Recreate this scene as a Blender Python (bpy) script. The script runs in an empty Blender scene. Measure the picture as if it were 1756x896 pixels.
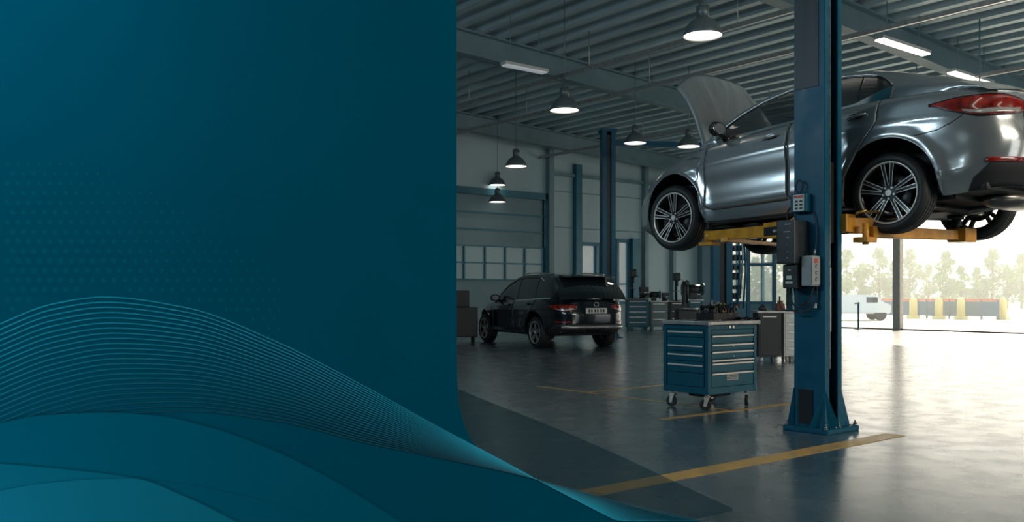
import bpy, bmesh, math, random
from mathutils import Vector, Matrix
random.seed(7)
PI = math.pi
C = bpy.context.scene.collection
S = bpy.context.scene

# ------------------------------------------------------------------ camera
# world axes follow the building: +Y runs down the hall to the rear wall, +X to the open side
CAM_H = 1.3
F_PX, VPX0, HOR = 1550.0, 878.0, 505.0
cd = bpy.data.cameras.new('camera'); cam = bpy.data.objects.new('camera', cd); C.objects.link(cam)
YAW = math.atan2(.617, .787)
cam.location = (0, 0, CAM_H); cam.rotation_euler = (PI/2, 0, -YAW)
cd.sensor_width = 36; cd.lens = F_PX/1756*36
cd.shift_y = (HOR-448)/1756
cd.clip_end = 400; cd.clip_start = .05
cd.dof.use_dof = True; cd.dof.focus_distance = 8.0; cd.dof.aperture_fstop = 4.0
S.camera = cam

# ------------------------------------------------------------------ world, sun, exposure
S.view_settings.view_transform = 'Standard'; S.view_settings.look = 'None'
S.view_settings.gamma = 1; S.view_settings.use_curve_mapping = False
S.view_settings.exposure = 0.0
w = bpy.data.worlds.new('sky'); S.world = w; w.use_nodes = True
wt = w.node_tree; wt.nodes.clear()
wo = wt.nodes.new('ShaderNodeOutputWorld'); bg = wt.nodes.new('ShaderNodeBackground')
tc = wt.nodes.new('ShaderNodeTexCoord'); sp = wt.nodes.new('ShaderNodeSeparateXYZ'); rp = wt.nodes.new('ShaderNodeValToRGB')
mr = wt.nodes.new('ShaderNodeMapRange'); mr.inputs[1].default_value = -1; mr.inputs[2].default_value = 1
wt.links.new(tc.outputs['Generated'], sp.inputs[0]); wt.links.new(sp.outputs['X'], mr.inputs[0]); wt.links.new(mr.outputs[0], rp.inputs[0])
rp.color_ramp.elements[0].position = .15; rp.color_ramp.elements[0].color = (.17, .42, .60, 1)   # cool side away from the sun
rp.color_ramp.elements[1].position = .85; rp.color_ramp.elements[1].color = (1, .93, .80, 1)      # hazy bright side towards the sun
wt.links.new(rp.outputs[0], bg.inputs[0]); wt.links.new(bg.outputs[0], wo.inputs[0])
bg.inputs[1].default_value = 2.3

def lamp(kind, name, loc, energy, col, rot=(0, 0, 0), **k):
    l = bpy.data.lights.new(name, kind); l.energy = energy; l.color = col
    for a, b in k.items(): setattr(l, a, b)
    o = bpy.data.objects.new(name, l); o.location = loc; o.rotation_euler = rot; C.objects.link(o); return o
def aim(o, target):
    o.rotation_euler = (Vector(target)-o.location).to_track_quat('-Z', 'Y').to_euler(); return o
sun = lamp('SUN', 'sun', (60, 10, 40), 10.0, (1, .86, .66), angle=.03)
sun.rotation_euler = Vector((-.86, -.28, -.43)).to_track_quat('-Z', 'Y').to_euler()
# lamps added unseen to grade the overlay panel's brightness from its left end
aim(lamp('AREA', 'overlay_fill_high', (-.15, 2.35, 2.75), 11.0, (.75, .95, 1), shape='RECTANGLE', size=.7, size_y=.3), (.7, 3.3, 2.1))
aim(lamp('AREA', 'overlay_fill_low', (-.15, 2.45, .22), 5.0, (.75, .95, 1), shape='RECTANGLE', size=.5, size_y=.3), (.5, 3.3, .6))
# unseen area lamps added to light the lifted car, cool left, warm behind
aim(lamp('AREA', 'car_fill_left', (-3.0, 9.5, 5.4), 360, (.66, .88, 1), shape='RECTANGLE', size=8, size_y=1.2), (9.5, 7.0, 3.4))
aim(lamp('AREA', 'car_fill_rear', (9.5, -4.5, 5.4), 440, (1, .90, .74), shape='RECTANGLE', size=6, size_y=1.2), (9.0, 5.0, 2.6))
# ------------------------------------------------------------------ helpers
def px(x, y=None, d=None):
    """photo pixel column -> (X, Y) at camera depth d"""
    xr = (x-VPX0)/F_PX
    return d*(.617+xr*.787), d*(.787-xr*.617)
def setp(o, label=None, cat=None, group=None, kind=None):
    for k, v in (('label', label), ('category', cat), ('group', group), ('kind', kind)):
        if v: o[k] = v
    return o
def empty(name, loc=(0, 0, 0), rot=(0, 0, 0), label=None, cat=None, group=None):
    o = bpy.data.objects.new(name, None); o.empty_display_size = .1; o.location = loc; o.rotation_euler = rot
    C.objects.link(o); return setp(o, label, cat, group)
def link(name, bm, mat, parent=None, smooth=False, kind=None, loc=None):
    me = bpy.data.meshes.new(name); bm.normal_update(); bm.to_mesh(me); bm.free()
    mats = mat if isinstance(mat, (list, tuple)) else [mat]
    for m in mats: me.materials.append(m)
    if smooth:
        for p in me.polygons: p.use_smooth = True
    o = bpy.data.objects.new(name, me); C.objects.link(o)
    if parent is not None: o.parent = parent
    if loc: o.location = loc
    if kind: o['kind'] = kind
    return o
def copy_tree(o, parent=None):
    c = o.copy(); C.objects.link(c); c.parent = parent
    for ch in list(o.children): copy_tree(ch, c)
    return c
def B(): return bmesh.new()
def box(bm, x0, x1, y0, y1, z0, z1, bev=0, mi=0, M=None):
    t = bmesh.new(); bmesh.ops.create_cube(t, size=1)
    for v in t.verts: v.co = Vector(((x0+x1)/2+v.co.x*(x1-x0), (y0+y1)/2+v.co.y*(y1-y0), (z0+z1)/2+v.co.z*(z1-z0)))
    if bev: bmesh.ops.bevel(t, geom=list(t.edges), offset=bev, segments=2, affect='EDGES', profile=.6)
    merge(bm, t, mi, M); return bm
def merge(bm, t, mi=0, M=None):
    mp = {}
    for v in t.verts: mp[v] = bm.verts.new(M @ v.co if M else v.co)
    for f in t.faces:
        try: nf = bm.faces.new([mp[v] for v in f.verts]); nf.material_index = mi; nf.smooth = f.smooth
        except ValueError: pass
    t.free()
def cyl(bm, p0, p1, r, r1=None, n=16, mi=0, caps=True):
    p0, p1 = Vector(p0), Vector(p1); r1 = r if r1 is None else r1
    q = (p1-p0).to_track_quat('Z', 'Y')
    a = [bm.verts.new(p0+q @ Vector((r*math.cos(2*PI*i/n), r*math.sin(2*PI*i/n), 0))) for i in range(n)]
    b = [bm.verts.new(p1+q @ Vector((r1*math.cos(2*PI*i/n), r1*math.sin(2*PI*i/n), 0))) for i in range(n)]
    for i in range(n):
        f = bm.faces.new((a[i], a[(i+1) % n], b[(i+1) % n], b[i])); f.smooth = True; f.material_index = mi
    if caps:
        bm.faces.new(a[::-1]).material_index = mi; bm.faces.new(b).material_index = mi
    return bm
def tube(bm, pts, r, n=8, mi=0, closed=False):
    pts = [Vector(p) for p in pts]; rings = []; up = Vector((0, 0, 1)); N = len(pts)
    for i, p in enumerate(pts):
        a = pts[(i-1) % N] if (closed or i > 0) else p
        b = pts[(i+1) % N] if (closed or i < N-1) else p
        t = (b-a).normalized(); u = up if abs(t.dot(up)) < .95 else Vector((1, 0, 0))
        s = t.cross(u).normalized(); v = s.cross(t)
        rr = r[i] if isinstance(r, (list, tuple)) else r
        rings.append([bm.verts.new(p+s*rr*math.cos(2*PI*k/n)+v*rr*math.sin(2*PI*k/n)) for k in range(n)])
    for i in range(N if closed else N-1):
        A, D = rings[i], rings[(i+1) % N]
        for k in range(n):
            f = bm.faces.new((A[k], A[(k+1) % n], D[(k+1) % n], D[k])); f.smooth = True; f.material_index = mi
    if not closed: bm.faces.new(rings[0][::-1]).material_index = mi; bm.faces.new(rings[-1]).material_index = mi
    return bm
def lathe(bm, prof, axis='Z', n=32, mi=0, origin=(0, 0, 0), smooth=True):
    """prof: list of (radius, height)"""
    o = Vector(origin); rows = []
    for r, h in prof:
        row = []
        for i in range(n):
            a = 2*PI*i/n
            if axis == 'Z': c = (r*math.cos(a), r*math.sin(a), h)
            elif axis == 'X': c = (h, r*math.cos(a), r*math.sin(a))
            else: c = (r*math.sin(a), h, r*math.cos(a))
            row.append(bm.verts.new(o+Vector(c)))
        rows.append(row)
    for a, b in zip(rows, rows[1:]):
        for i in range(n):
            f = bm.faces.new((a[i], a[(i+1) % n], b[(i+1) % n], b[i])); f.smooth = smooth; f.material_index = mi
    return bm
def prism(bm, pts, off, mi=0):
    """polygon pts (3D) extruded by vector off"""
    off = Vector(off); a = [bm.verts.new(Vector(p)) for p in pts]; b = [bm.verts.new(Vector(p)+off) for p in pts]
    bm.faces.new(a[::-1]).material_index = mi; bm.faces.new(b).material_index = mi
    n = len(pts)
    for i in range(n): bm.faces.new((a[i], a[(i+1) % n], b[(i+1) % n], b[i])).material_index = mi
    return bm
def grid(bm, rows, mi=0, smooth=True, close=False):
    V = [[bm.verts.new(p) for p in r] for r in rows]
    for a, b in zip(V, V[1:]):
        m = len(a)
        for i in range(m if close else m-1):
            try:
                f = bm.faces.new((a[i], a[(i+1) % m], b[(i+1) % m], b[i])); f.smooth = smooth; f.material_index = mi
            except ValueError: pass
    return bm
def fixn(bm): bmesh.ops.recalc_face_normals(bm, faces=list(bm.faces)); return bm
def curve1(pts):
    """smooth monotone-ish interpolation through (x, y) pairs"""
    pts = sorted(pts); X = [p[0] for p in pts]; Y = [p[1] for p in pts]; n = len(X)
    s = [(Y[i+1]-Y[i])/(X[i+1]-X[i]) for i in range(n-1)]
    m = [s[0]]+[0 if s[i-1]*s[i] <= 0 else 2*s[i-1]*s[i]/(s[i-1]+s[i]) for i in range(1, n-1)]+[s[-1]]
    def f(x):
        if x <= X[0]: return Y[0]
        if x >= X[-1]: return Y[-1]
        i = max(j for j in range(n-1) if X[j] <= x); h = X[i+1]-X[i]; t = (x-X[i])/h
        return (2*t**3-3*t*t+1)*Y[i]+(t**3-2*t*t+t)*h*m[i]+(-2*t**3+3*t*t)*Y[i+1]+(t**3-t*t)*h*m[i+1]
    return f

# ------------------------------------------------------------------ materials
def mat(name, col, rough=.5, metal=0, noise=0, nscale=8, bump=0, coat=0, emit=None, es=0, spec=.5, trans=0, alpha=None, stretch=None, rnoise=0, colb=None, ior=None):
    m = bpy.data.materials.new(name); m.use_nodes = True; nt = m.node_tree; b = nt.nodes['Principled BSDF']
    b.inputs['Base Color'].default_value = (*col, 1); b.inputs['Roughness'].default_value = rough; b.inputs['Metallic'].default_value = metal
    b.inputs['Coat Weight'].default_value = coat; b.inputs['Coat Roughness'].default_value = .06
    b.inputs['Specular IOR Level'].default_value = spec; b.inputs['Transmission Weight'].default_value = trans
    if ior: b.inputs['IOR'].default_value = ior
    if alpha is not None: b.inputs['Alpha'].default_value = alpha
    if emit: b.inputs['Emission Color'].default_value = (*emit, 1); b.inputs['Emission Strength'].default_value = es
    t = nt.nodes.new('ShaderNodeTexCoord'); mp = nt.nodes.new('ShaderNodeMapping'); nz = nt.nodes.new('ShaderNodeTexNoise')
    nt.links.new(t.outputs['Object'], mp.inputs[0]); nt.links.new(mp.outputs[0], nz.inputs['Vector'])
    if stretch: mp.inputs['Scale'].default_value = stretch
    nz.inputs['Scale'].default_value = nscale; nz.inputs['Detail'].default_value = 6
    if noise or colb:
        r = nt.nodes.new('ShaderNodeValToRGB'); r.color_ramp.elements[0].position = .3; r.color_ramp.elements[1].position = .72
        c0 = colb if colb else tuple(c*(1-noise) for c in col)
        r.color_ramp.elements[0].color = (*c0, 1); r.color_ramp.elements[1].color = (*[min(1, c*(1+noise*.5)) for c in col], 1)
        nt.links.new(nz.outputs['Fac'], r.inputs[0]); nt.links.new(r.outputs[0], b.inputs['Base Color'])
    if rnoise:
        mrn = nt.nodes.new('ShaderNodeMapRange'); mrn.inputs[3].default_value = max(0, rough-rnoise); mrn.inputs[4].default_value = rough+rnoise
        mrn.inputs[1].default_value = .3; mrn.inputs[2].default_value = .7
        nt.links.new(nz.outputs['Fac'], mrn.inputs[0]); nt.links.new(mrn.outputs[0], b.inputs['Roughness'])
    if bump:
        bp = nt.nodes.new('ShaderNodeBump'); bp.inputs['Strength'].default_value = bump; bp.inputs['Distance'].default_value = .01
        nt.links.new(nz.outputs['Fac'], bp.inputs['Height']); nt.links.new(bp.outputs[0], b.inputs['Normal'])
    return m
M = {}
M['deck'] = mat('roof_deck_metal', (.46, .58, .62), .45, .3, noise=.25, nscale=1.5, stretch=(1, .2, 1))
M['beam'] = mat('painted_steel_beam', (.17, .26, .30), .5, .1, noise=.15, nscale=2)
M['wall'] = mat('wall_panel', (.40, .53, .57), .6, noise=.08, nscale=1.2, stretch=(1, 1, .3))
M['wallgrey'] = mat('wall_grey', (.17, .27, .31), .6, noise=.1, nscale=1.2)
M['tealsteel'] = mat('teal_structural_steel', (.03, .15, .21), .45, .2, noise=.15, nscale=3)
M['lift'] = mat('teal_lift_enamel', (.001, .088, .155), .40, .0, noise=.14, nscale=5, spec=.22, rnoise=.08)
M['liftdark'] = mat('dark_lift_channel', (.012, .018, .022), .42, .4, noise=.3, nscale=12, stretch=(1, 1, .1))
M['rail'] = mat('worn_steel_rail', (.32, .33, .33), .35, .8, noise=.4, nscale=20)
M['yellow'] = mat('yellow_lift_enamel', (.72, .33, .03), .38, .05, noise=.2, nscale=9, coat=.2, colb=(.52, .22, .02))
M['blackplastic'] = mat('black_housing', (.014, .022, .027), .38, noise=.2, nscale=12, rnoise=.08)
M['greybox'] = mat('grey_switch_housing', (.30, .33, .34), .5, noise=.12, nscale=14)
M['label'] = mat('paper_label', (.62, .62, .58), .6)
M['red'] = mat('red_print', (.55, .06, .02), .5)
M['ink'] = mat('ink', (.02, .02, .02), .6)
M['rubber'] = mat('black_rubber', (.016, .018, .02), .62, noise=.15, nscale=30, bump=.1)
M['tread'] = mat('tyre_rubber', (.018, .021, .023), .55, noise=.2, nscale=14)
M['silver'] = mat('silver_car_paint', (.42, .44, .45), .21, .70, coat=1.0, noise=.03, nscale=1)
M['navy'] = mat('black_blue_car_paint', (.004, .010, .014), .22, .3, coat=1.0)
M['glass'] = mat('tinted_car_glass', (.02, .035, .04), .03, 0, spec=.9, alpha=.62)
M['glassdark'] = mat('dark_car_glass', (.008, .014, .017), .04, 0, spec=.9, coat=.5)
M['trim'] = mat('gloss_black_trim', (.008, .010, .012), .2, coat=.6)
M['matteblack'] = mat('black_plastic_trim', (.012, .014, .016), .6)
M['chrome'] = mat('bright_trim', (.75, .74, .72), .12, 1)
M['alloydark'] = mat('dark_alloy', (.045, .052, .058), .3, .7, coat=.5)
M['alloyedge'] = mat('machined_alloy_edge', (.80, .74, .68), .35, .6)
M['brake'] = mat('brake_disc_steel', (.20, .20, .20), .4, .8, noise=.3, nscale=20)
M['under'] = mat('underbody_coating', (.022, .022, .022), .55, .1, noise=.5, nscale=6, bump=.3)
M['shield'] = mat('aluminium_heat_shield', (.30, .28, .25), .32, .85, noise=.4, nscale=9, bump=.5)
M['taillight'] = mat('red_tail_lens', (.30, .012, .004), .12, 0, coat=1, noise=.75, nscale=14)
M['tailclear'] = mat('clear_tail_lens', (.42, .40, .38), .15, .3, coat=1, noise=.3, nscale=60)
M['headlens'] = mat('headlight_lens', (.42, .47, .50), .06, .5, coat=1)
M['seat'] = mat('seat_cloth', (.05, .055, .06), .8)
M['headliner'] = mat('cabin_lining', (.10, .11, .11), .8)
M['cabinet'] = mat('teal_cabinet_enamel', (.003, .088, .135), .36, .0, noise=.12, nscale=5, spec=.3)
M['cabinetdark'] = mat('dark_teal_recess', (.004, .03, .045), .5)
M['alu'] = mat('brushed_aluminium', (.75, .70, .64), .35, .45, noise=.12, nscale=30, stretch=(.2, 1, 4))
M['steeltop'] = mat('steel_worktop', (.42, .42, .41), .35, .6, noise=.25, nscale=10)
M['engine'] = mat('oily_engine_metal', (.05, .05, .05), .4, .6, noise=.6, nscale=30, bump=.4)
M['enginelight'] = mat('cast_aluminium', (.32, .32, .31), .35, .8, noise=.4, nscale=30)
M['brass'] = mat('brass_fitting', (.45, .28, .09), .35, .9)
M['bench'] = mat('blue_bench_enamel', (.02, .12, .17), .5)
M['benchgrey'] = mat('grey_unit_enamel', (.16, .21, .23), .5)
M['charcoal'] = mat('charcoal_enamel', (.008, .016, .020), .45)
M['white'] = mat('white_enamel', (.60, .60, .58), .45)
M['lampshade'] = mat('grey_lamp_shade', (.12, .155, .165), .4, .3)
M['lampglow'] = mat('lamp_diffuser', (.9, .88, .82), .4, emit=(1, .93, .82), es=3.0)
M['tubeglow'] = mat('tube_light', (.9, .88, .82), .4, emit=(1, .92, .78), es=4.5)
M['paintyellow'] = mat('worn_floor_paint', (.55, .33, .09), .35, noise=.35, nscale=5, rnoise=.1, colb=(.36, .24, .10))
M['teal'] = mat('teal_overlay_base', (.0, .106, .186), .9, noise=.08, nscale=1.3, spec=0)
M['window'] = mat('window_pane', (.55, .72, .75), .05, 0, alpha=.22, spec=.6)
M['frost'] = mat('frosted_door_pane', (.26, .42, .47), .3, 0, alpha=1, spec=.5)
M['asphalt'] = mat('pale_concrete_yard', (.62, .58, .52), .8, noise=.06, nscale=.3)
M['leaf'] = mat('sunlit_foliage', (.26, .42, .13), .7, noise=.35, nscale=.6, colb=(.13, .26, .09))
M['bark'] = mat('bark', (.16, .12, .09), .9, noise=.3)
M['vanwhite'] = mat('white_van_paint', (.7, .7, .68), .3, coat=.5)
M['barrier'] = mat('orange_barrier_paint', (.75, .22, .12), .5)
M['bollard'] = mat('yellow_bollard_paint', (.80, .62, .25), .5)
M['concrete'] = mat('concrete_column', (.62, .56, .50), .7, noise=.15)

# polished concrete floor with cast joints
m = bpy.data.materials.new('polished_concrete'); m.use_nodes = True; nt = m.node_tree; b = nt.nodes['Principled BSDF']
t = nt.nodes.new('ShaderNodeTexCoord')
def nz(scale, detail=6, st=None):
    mp = nt.nodes.new('ShaderNodeMapping'); n = nt.nodes.new('ShaderNodeTexNoise'); n.inputs['Scale'].default_value = scale; n.inputs['Detail'].default_value = detail
    if st: mp.inputs['Scale'].default_value = st
    nt.links.new(t.outputs['Object'], mp.inputs[0]); nt.links.new(mp.outputs[0], n.inputs['Vector']); return n
n1 = nz(.9, 9); n2 = nz(7, 6); n3 = nz(3.2, 10, (1, 1, 1))
r1 = nt.nodes.new('ShaderNodeValToRGB'); r1.color_ramp.elements[0].position = .28; r1.color_ramp.elements[1].position = .75
r1.color_ramp.elements[0].color = (.055, .105, .135, 1); r1.color_ramp.elements[1].color = (.125, .180, .210, 1)
nt.links.new(n1.outputs['Fac'], r1.inputs[0])
mx = nt.nodes.new('ShaderNodeMixRGB'); mx.blend_type = 'MULTIPLY'; mx.inputs[0].default_value = .45
nt.links.new(r1.outputs[0], mx.inputs[1]); nt.links.new(n2.outputs['Fac'], mx.inputs[2])
sx = nt.nodes.new('ShaderNodeSeparateXYZ'); nt.links.new(t.outputs['Object'], sx.inputs[0])
def joint(axis, off, per):
    a = nt.nodes.new('ShaderNodeMath'); a.operation = 'ADD'; a.inputs[1].default_value = -off; nt.links.new(sx.outputs[axis], a.inputs[0])
    p = nt.nodes.new('ShaderNodeMath'); p.operation = 'PINGPONG'; p.inputs[1].default_value = per/2; nt.links.new(a.outputs[0], p.inputs[0])
    l = nt.nodes.new('ShaderNodeMath'); l.operation = 'LESS_THAN'; l.inputs[1].default_value = .006; nt.links.new(p.outputs[0], l.inputs[0]); return l
j1 = joint('X', 8.35, 4.8); j2 = joint('Y', 5.55, 4.8)
mxj = nt.nodes.new('ShaderNodeMath'); mxj.operation = 'MAXIMUM'; nt.links.new(j1.outputs[0], mxj.inputs[0]); nt.links.new(j2.outputs[0], mxj.inputs[1])
mk = nt.nodes.new('ShaderNodeMixRGB'); mk.inputs[2].default_value = (.025, .03, .035, 1)
mj = nt.nodes.new('ShaderNodeMath'); mj.operation = 'MULTIPLY'; mj.inputs[1].default_value = .75; nt.links.new(mxj.outputs[0], mj.inputs[0])
nt.links.new(mj.outputs[0], mk.inputs[0]); nt.links.new(mx.outputs[0], mk.inputs[1]); nt.links.new(mk.outputs[0], b.inputs['Base Color'])
mrr = nt.nodes.new('ShaderNodeMapRange'); mrr.inputs[1].default_value = .3; mrr.inputs[2].default_value = .7
mrr.inputs[3].default_value = .17; mrr.inputs[4].default_value = .34; nt.links.new(n3.outputs['Fac'], mrr.inputs[0]); nt.links.new(mrr.outputs[0], b.inputs['Roughness'])
bpn = nt.nodes.new('ShaderNodeBump'); bpn.inputs['Strength'].default_value = .3; bpn.inputs['Distance'].default_value = .01
nt.links.new(n3.outputs['Fac'], bpn.inputs['Height']); nt.links.new(bpn.outputs[0], b.inputs['Normal'])
b.inputs['Specular IOR Level'].default_value = 1.0
b.inputs['Coat Weight'].default_value = 1.0; b.inputs['Coat Roughness'].default_value = .24
M['floor'] = m

# ------------------------------------------------------------------ the hall
XR, YB, XL, YF = 31.3, 26.5, -9.0, -6.0
def roof_z(x): return 7.95+.046*(8.3-x)
def struct(name, bm, m, **k): return link(name, bm, m, kind='structure', **k)
bm = box(B(), XL-.2, XR+.1, YF-.2, YB+.2, -.25, 0); struct('floor', bm, M['floor'])
# corrugated roof deck, ribs along Y
bm = B(); prof = []; x = XL-.3; P = .62; D = .12
while x < XR+.4:
    prof += [(x, 0), (x+.30*P, 0), (x+.42*P, D), (x+.88*P, D)]; x += P
rows = [[(a, y, roof_z(a)+h) for a, h in prof] for y in (YF-.3, YB+.3)]
grid(bm, rows, smooth=False)
rows = [[(a, y, roof_z(a)+.45) for a, h in (prof[0], prof[-1])] for y in (YF-.3, YB+.3)]
grid(bm, rows, smooth=False); struct('ceiling', bm, M['deck'])
# I beams across the hall, purlin flanges
for i, y in enumerate((3.5-7.3, 3.5, 10.8, 18.1, 25.4)):
    bm = B()
    for z0, z1, hw in ((-.6, -.56, .16), (-.56, -.04, .012), (-.04, 0, .16)):
        prism(bm, [(XL, y-hw, roof_z(XL)+z0), (XR, y-hw, roof_z(XR)+z0), (XR, y-hw, roof_z(XR)+z1), (XL, y-hw, roof_z(XL)+z1)], (0, 2*hw, 0))
    fixn(bm); setp(struct('roof_beam', bm, M['beam']), 'dark steel I-beam spanning the hall under the ribbed roof', 'beam', 'roof beams')
# walls -------------------------------------------------------------
def wall_y(name, y0, y1, x0, x1, z0, z1, holes, m):
    """wall in an X range with rectangular holes (xa, xb, za, zb)"""
    bm = B(); xs = sorted({x0, x1, *[h[0] for h in holes], *[h[1] for h in holes]}); zs = sorted({z0, z1, *[h[2] for h in holes], *[h[3] for h in holes]})
    for a, b_ in zip(xs, xs[1:]):
        for c, d in zip(zs, zs[1:]):
            if not any(h[0] <= a and b_ <= h[1] and h[2] <= c and d <= h[3] for h in holes): box(bm, a, b_, y0, y1, c, d)
    bmesh.ops.remove_doubles(bm, verts=list(bm.verts), dist=1e-4)
    return struct(name, bm, m)
def wall_x(name, x0, x1, y0, y1, z0, z1, holes, m):
    bm = B(); ys = sorted({y0, y1, *[h[0] for h in holes], *[h[1] for h in holes]}); zs = sorted({z0, z1, *[h[2] for h in holes], *[h[3] for h in holes]})
    for a, b_ in zip(ys, ys[1:]):
        for c, d in zip(zs, zs[1:]):
            if not any(h[0] <= a and b_ <= h[1] and h[2] <= c and d <= h[3] for h in holes): box(bm, x0, x1, a, b_, c, d)
    return struct(name, bm, m)
def yb(p):   # X on the rear wall at photo column p
    xr = (p-VPX0)/F_PX; d = YB/(.787-.617*xr); return d*(.617+.787*xr)
def xrw(p):  # Y on the open side wall at photo column p
    xr = (p-VPX0)/F_PX; d = XR/(.617+.787*xr); return d*(.787-.617*xr)
DX0, DX1 = yb(720), yb(933)
W1 = (yb(995), yb(1031), 1.15, 3.3); W2 = (yb(1058), yb(1079), .95, 3.5)
TOPW = 8.4
wall_y('wall_rear', YB, YB+.2, XL, XR+.2, 0, TOPW, [(DX0, DX1, 0, 4.9), W1, W2], M['wall'])
GW = (xrw(1352), xrw(1222), .1, 4.1)
OPEN = (xrw(2600), xrw(1437), 0, 4.75)
GW2 = (xrw(1432), xrw(1358), .1, 4.1)
wall_x('wall_right', XR, XR+.2, YF, YB, 0, TOPW-1.2, [(OPEN[0], OPEN[1], 0, 4.75), GW, GW2], M['wall'])
wall_x('wall_left', XL-.2, XL, YF, YB+.2, 0, TOPW+.6, [], M['wallgrey'])
wall_y('wall_front', YF-.2, YF, XL, XR, 0, TOPW+.6, [(10, 15, 0, 4.6), (18, 25, 0, 4.6)], M['wallgrey'])  # unseen openings, put in to admit sky light from behind the camera
# sectional door in the rear wall
dr = empty('door_1', (0, 0, 0)); dr['kind'] = 'structure'
bm = B(); z = 0
for k in range(8):
    if k in (3, 4): continue
    box(bm, DX0+.05, DX1-.05, YB+.03, YB+.09, k*.61+.001, k*.61+(.63 if k == 7 else .612), .004)
link('door_panel', bm, M['wallgrey'], dr)
bm = B()
for z in (1.83, 2.44, 3.05, 3.66, 4.27): box(bm, DX0, DX1, YB-.02, YB+.03, z-.03, z+.03)
npn = 6; stp = (DX1-DX0)/npn
for k in range(npn+1): box(bm, DX0+k*stp-.03, DX0+k*stp+.03, YB-.02, YB+.06, 1.83, 3.05)
link('door_rail', bm, M['tealsteel'], dr)
for r in range(2):
    for k in range(npn):
        bm = box(B(), DX0+k*stp+.03, DX0+(k+1)*stp-.03, YB+.04, YB+.05, 1.86+r*.61, 2.41+r*.61); link('door_pane', bm, M['frost'], dr)
bm = B(); box(bm, DX0-.25, DX0, YB-.12, YB+.1, 0, 5.15); box(bm, DX1, DX1+.25, YB-.12, YB+.1, 0, 5.15); box(bm, DX0-.25, DX1+.25, YB-.12, YB+.1, 4.9, 5.15)
link('door_track', bm, M['tealsteel'], dr)
M['softpane'] = mat('dimmed_window_pane', (.42, .58, .62), .2, 0, alpha=.72, spec=.3)  # opacity raised to dim the bright outside seen through the pane
def window(idx, x0, x1, z0, z1, mull, bars, axis='y'):
    wd = empty('window_%d' % idx); wd['kind'] = 'structure'
    def bx(bm, a, b_, off0, off1, c, d):
        if axis == 'y': box(bm, a, b_, YB+off0, YB+off1, c, d)
        else: box(bm, XR+off0, XR+off1, a, b_, c, d)
    bm = B(); t_ = .07
    bx(bm, x0-t_, x0+t_, -.06, .14, z0-t_, z1+t_); bx(bm, x1-t_, x1+t_, -.06, .14, z0-t_, z1+t_)
    bx(bm, x0+t_, x1-t_, -.06, .14, z0-t_, z0+t_); bx(bm, x0+t_, x1-t_, -.06, .14, z1-t_, z1+t_)
    for mu in mull: bx(bm, x0+(x1-x0)*mu-.035, x0+(x1-x0)*mu+.035, -.04, .12, z0+t_, z1-t_)
    for br in bars: bx(bm, x0+t_, x1-t_, -.03, .11, z0+(z1-z0)*br-.03, z0+(z1-z0)*br+.03)
    link('window_frame', bm, M['tealsteel'], wd)
    bm = B(); bx(bm, x0+t_*.9, x1-t_*.9, .045, .055, z0+t_*.9, z1-t_*.9); link('window_pane', bm, M['softpane'] if axis == 'y' else M['window'], wd)
window(1, *W1[:2], *W1[2:], (.75,), (.22,)); window(2, *W2[:2], *W2[2:], (), (.3,))
window(3, GW[0], GW[1], GW[2], GW[3], (.33, .66), (.62,), 'x'); window(4, GW2[0], GW2[1], GW2[2], GW2[3], (.5,), (.62,), 'x')
# pilasters and trims on the rear wall
def trim(i, bm, m): return struct('trim_%d' % i, bm, m)
k = 1
for p0, p1, z1, m_ in ((936, 944, 6.9, 'wallgrey'), (982, 992, 6.4, 'tealsteel'), (1079, 1091, 3.6, 'tealsteel'), (1196, 1212, 6.9, 'wallgrey'), (1100, 1106, 6.9, 'beam'), (1148, 1153, 6.9, 'wallgrey')):
    trim(k, box(B(), yb(p0), yb(p1), YB-.22, YB, 0, z1), M[m_]); k += 1
for z in (3.9, 5.3): trim(k, box(B(), yb(944), yb(1196), YB-.03, YB, z-.02, z+.02), M['wallgrey']); k += 1
trim(k, box(B(), DX1+.3, XR, YB-.14, YB-.02, 5.9, 6.02), M['beam']); k += 1
# door surround and column on the open side
for p, wdt, z1, m_ in ((1437, .18, 6.5, 'wallgrey'), (1355, .14, 6.5, 'tealsteel')):
    y = xrw(p); trim(k, box(B(), XR-.12, XR, y-wdt/2, y+wdt/2, 0, z1), M[m_]); k += 1
y = xrw(1538); struct('door_column', box(B(), XR-.05, XR+.2, y-.14, y+.14, 0, 4.75, .01), M['concrete'])
trim(k, box(B(), XR-.02, XR+.2, OPEN[0], OPEN[1], 0, .05), M['charcoal']); k += 1

# ceiling services: conduits along Y with drop rods
for i, (x, z) in enumerate(((14.9, 6.75), (17.0, 6.62), (22.0, 6.5))):
    bm = B(); box(bm, x-.04, x+.04, YF+.1, YB-.1, z-.05, z+.05, .008)
    for y in (1, 6, 11.6, 16, 21):
        cyl(bm, (x, y, z), (x, y, roof_z(x)+.02), .014, n=6)
    o = struct('conduit_rail', bm, M['steeltop']); o['label'] = 'pale steel conduit rail hung below the roof ribs'; o['group'] = 'conduit rails'; o['category'] = 'rail'
bm = B(); X0, Y0 = px(1680, d=20); cyl(bm, (X0, Y0, 5.0), (X0, Y0, roof_z(X0)), .018, n=8); cyl(bm, (X0, Y0, 5.9), (X0, Y0, 6.0), .05, n=10)
setp(link('hanger_rod', bm, M['beam']), 'thin dark drop rod hanging from the roof at upper right', 'rod')

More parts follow.
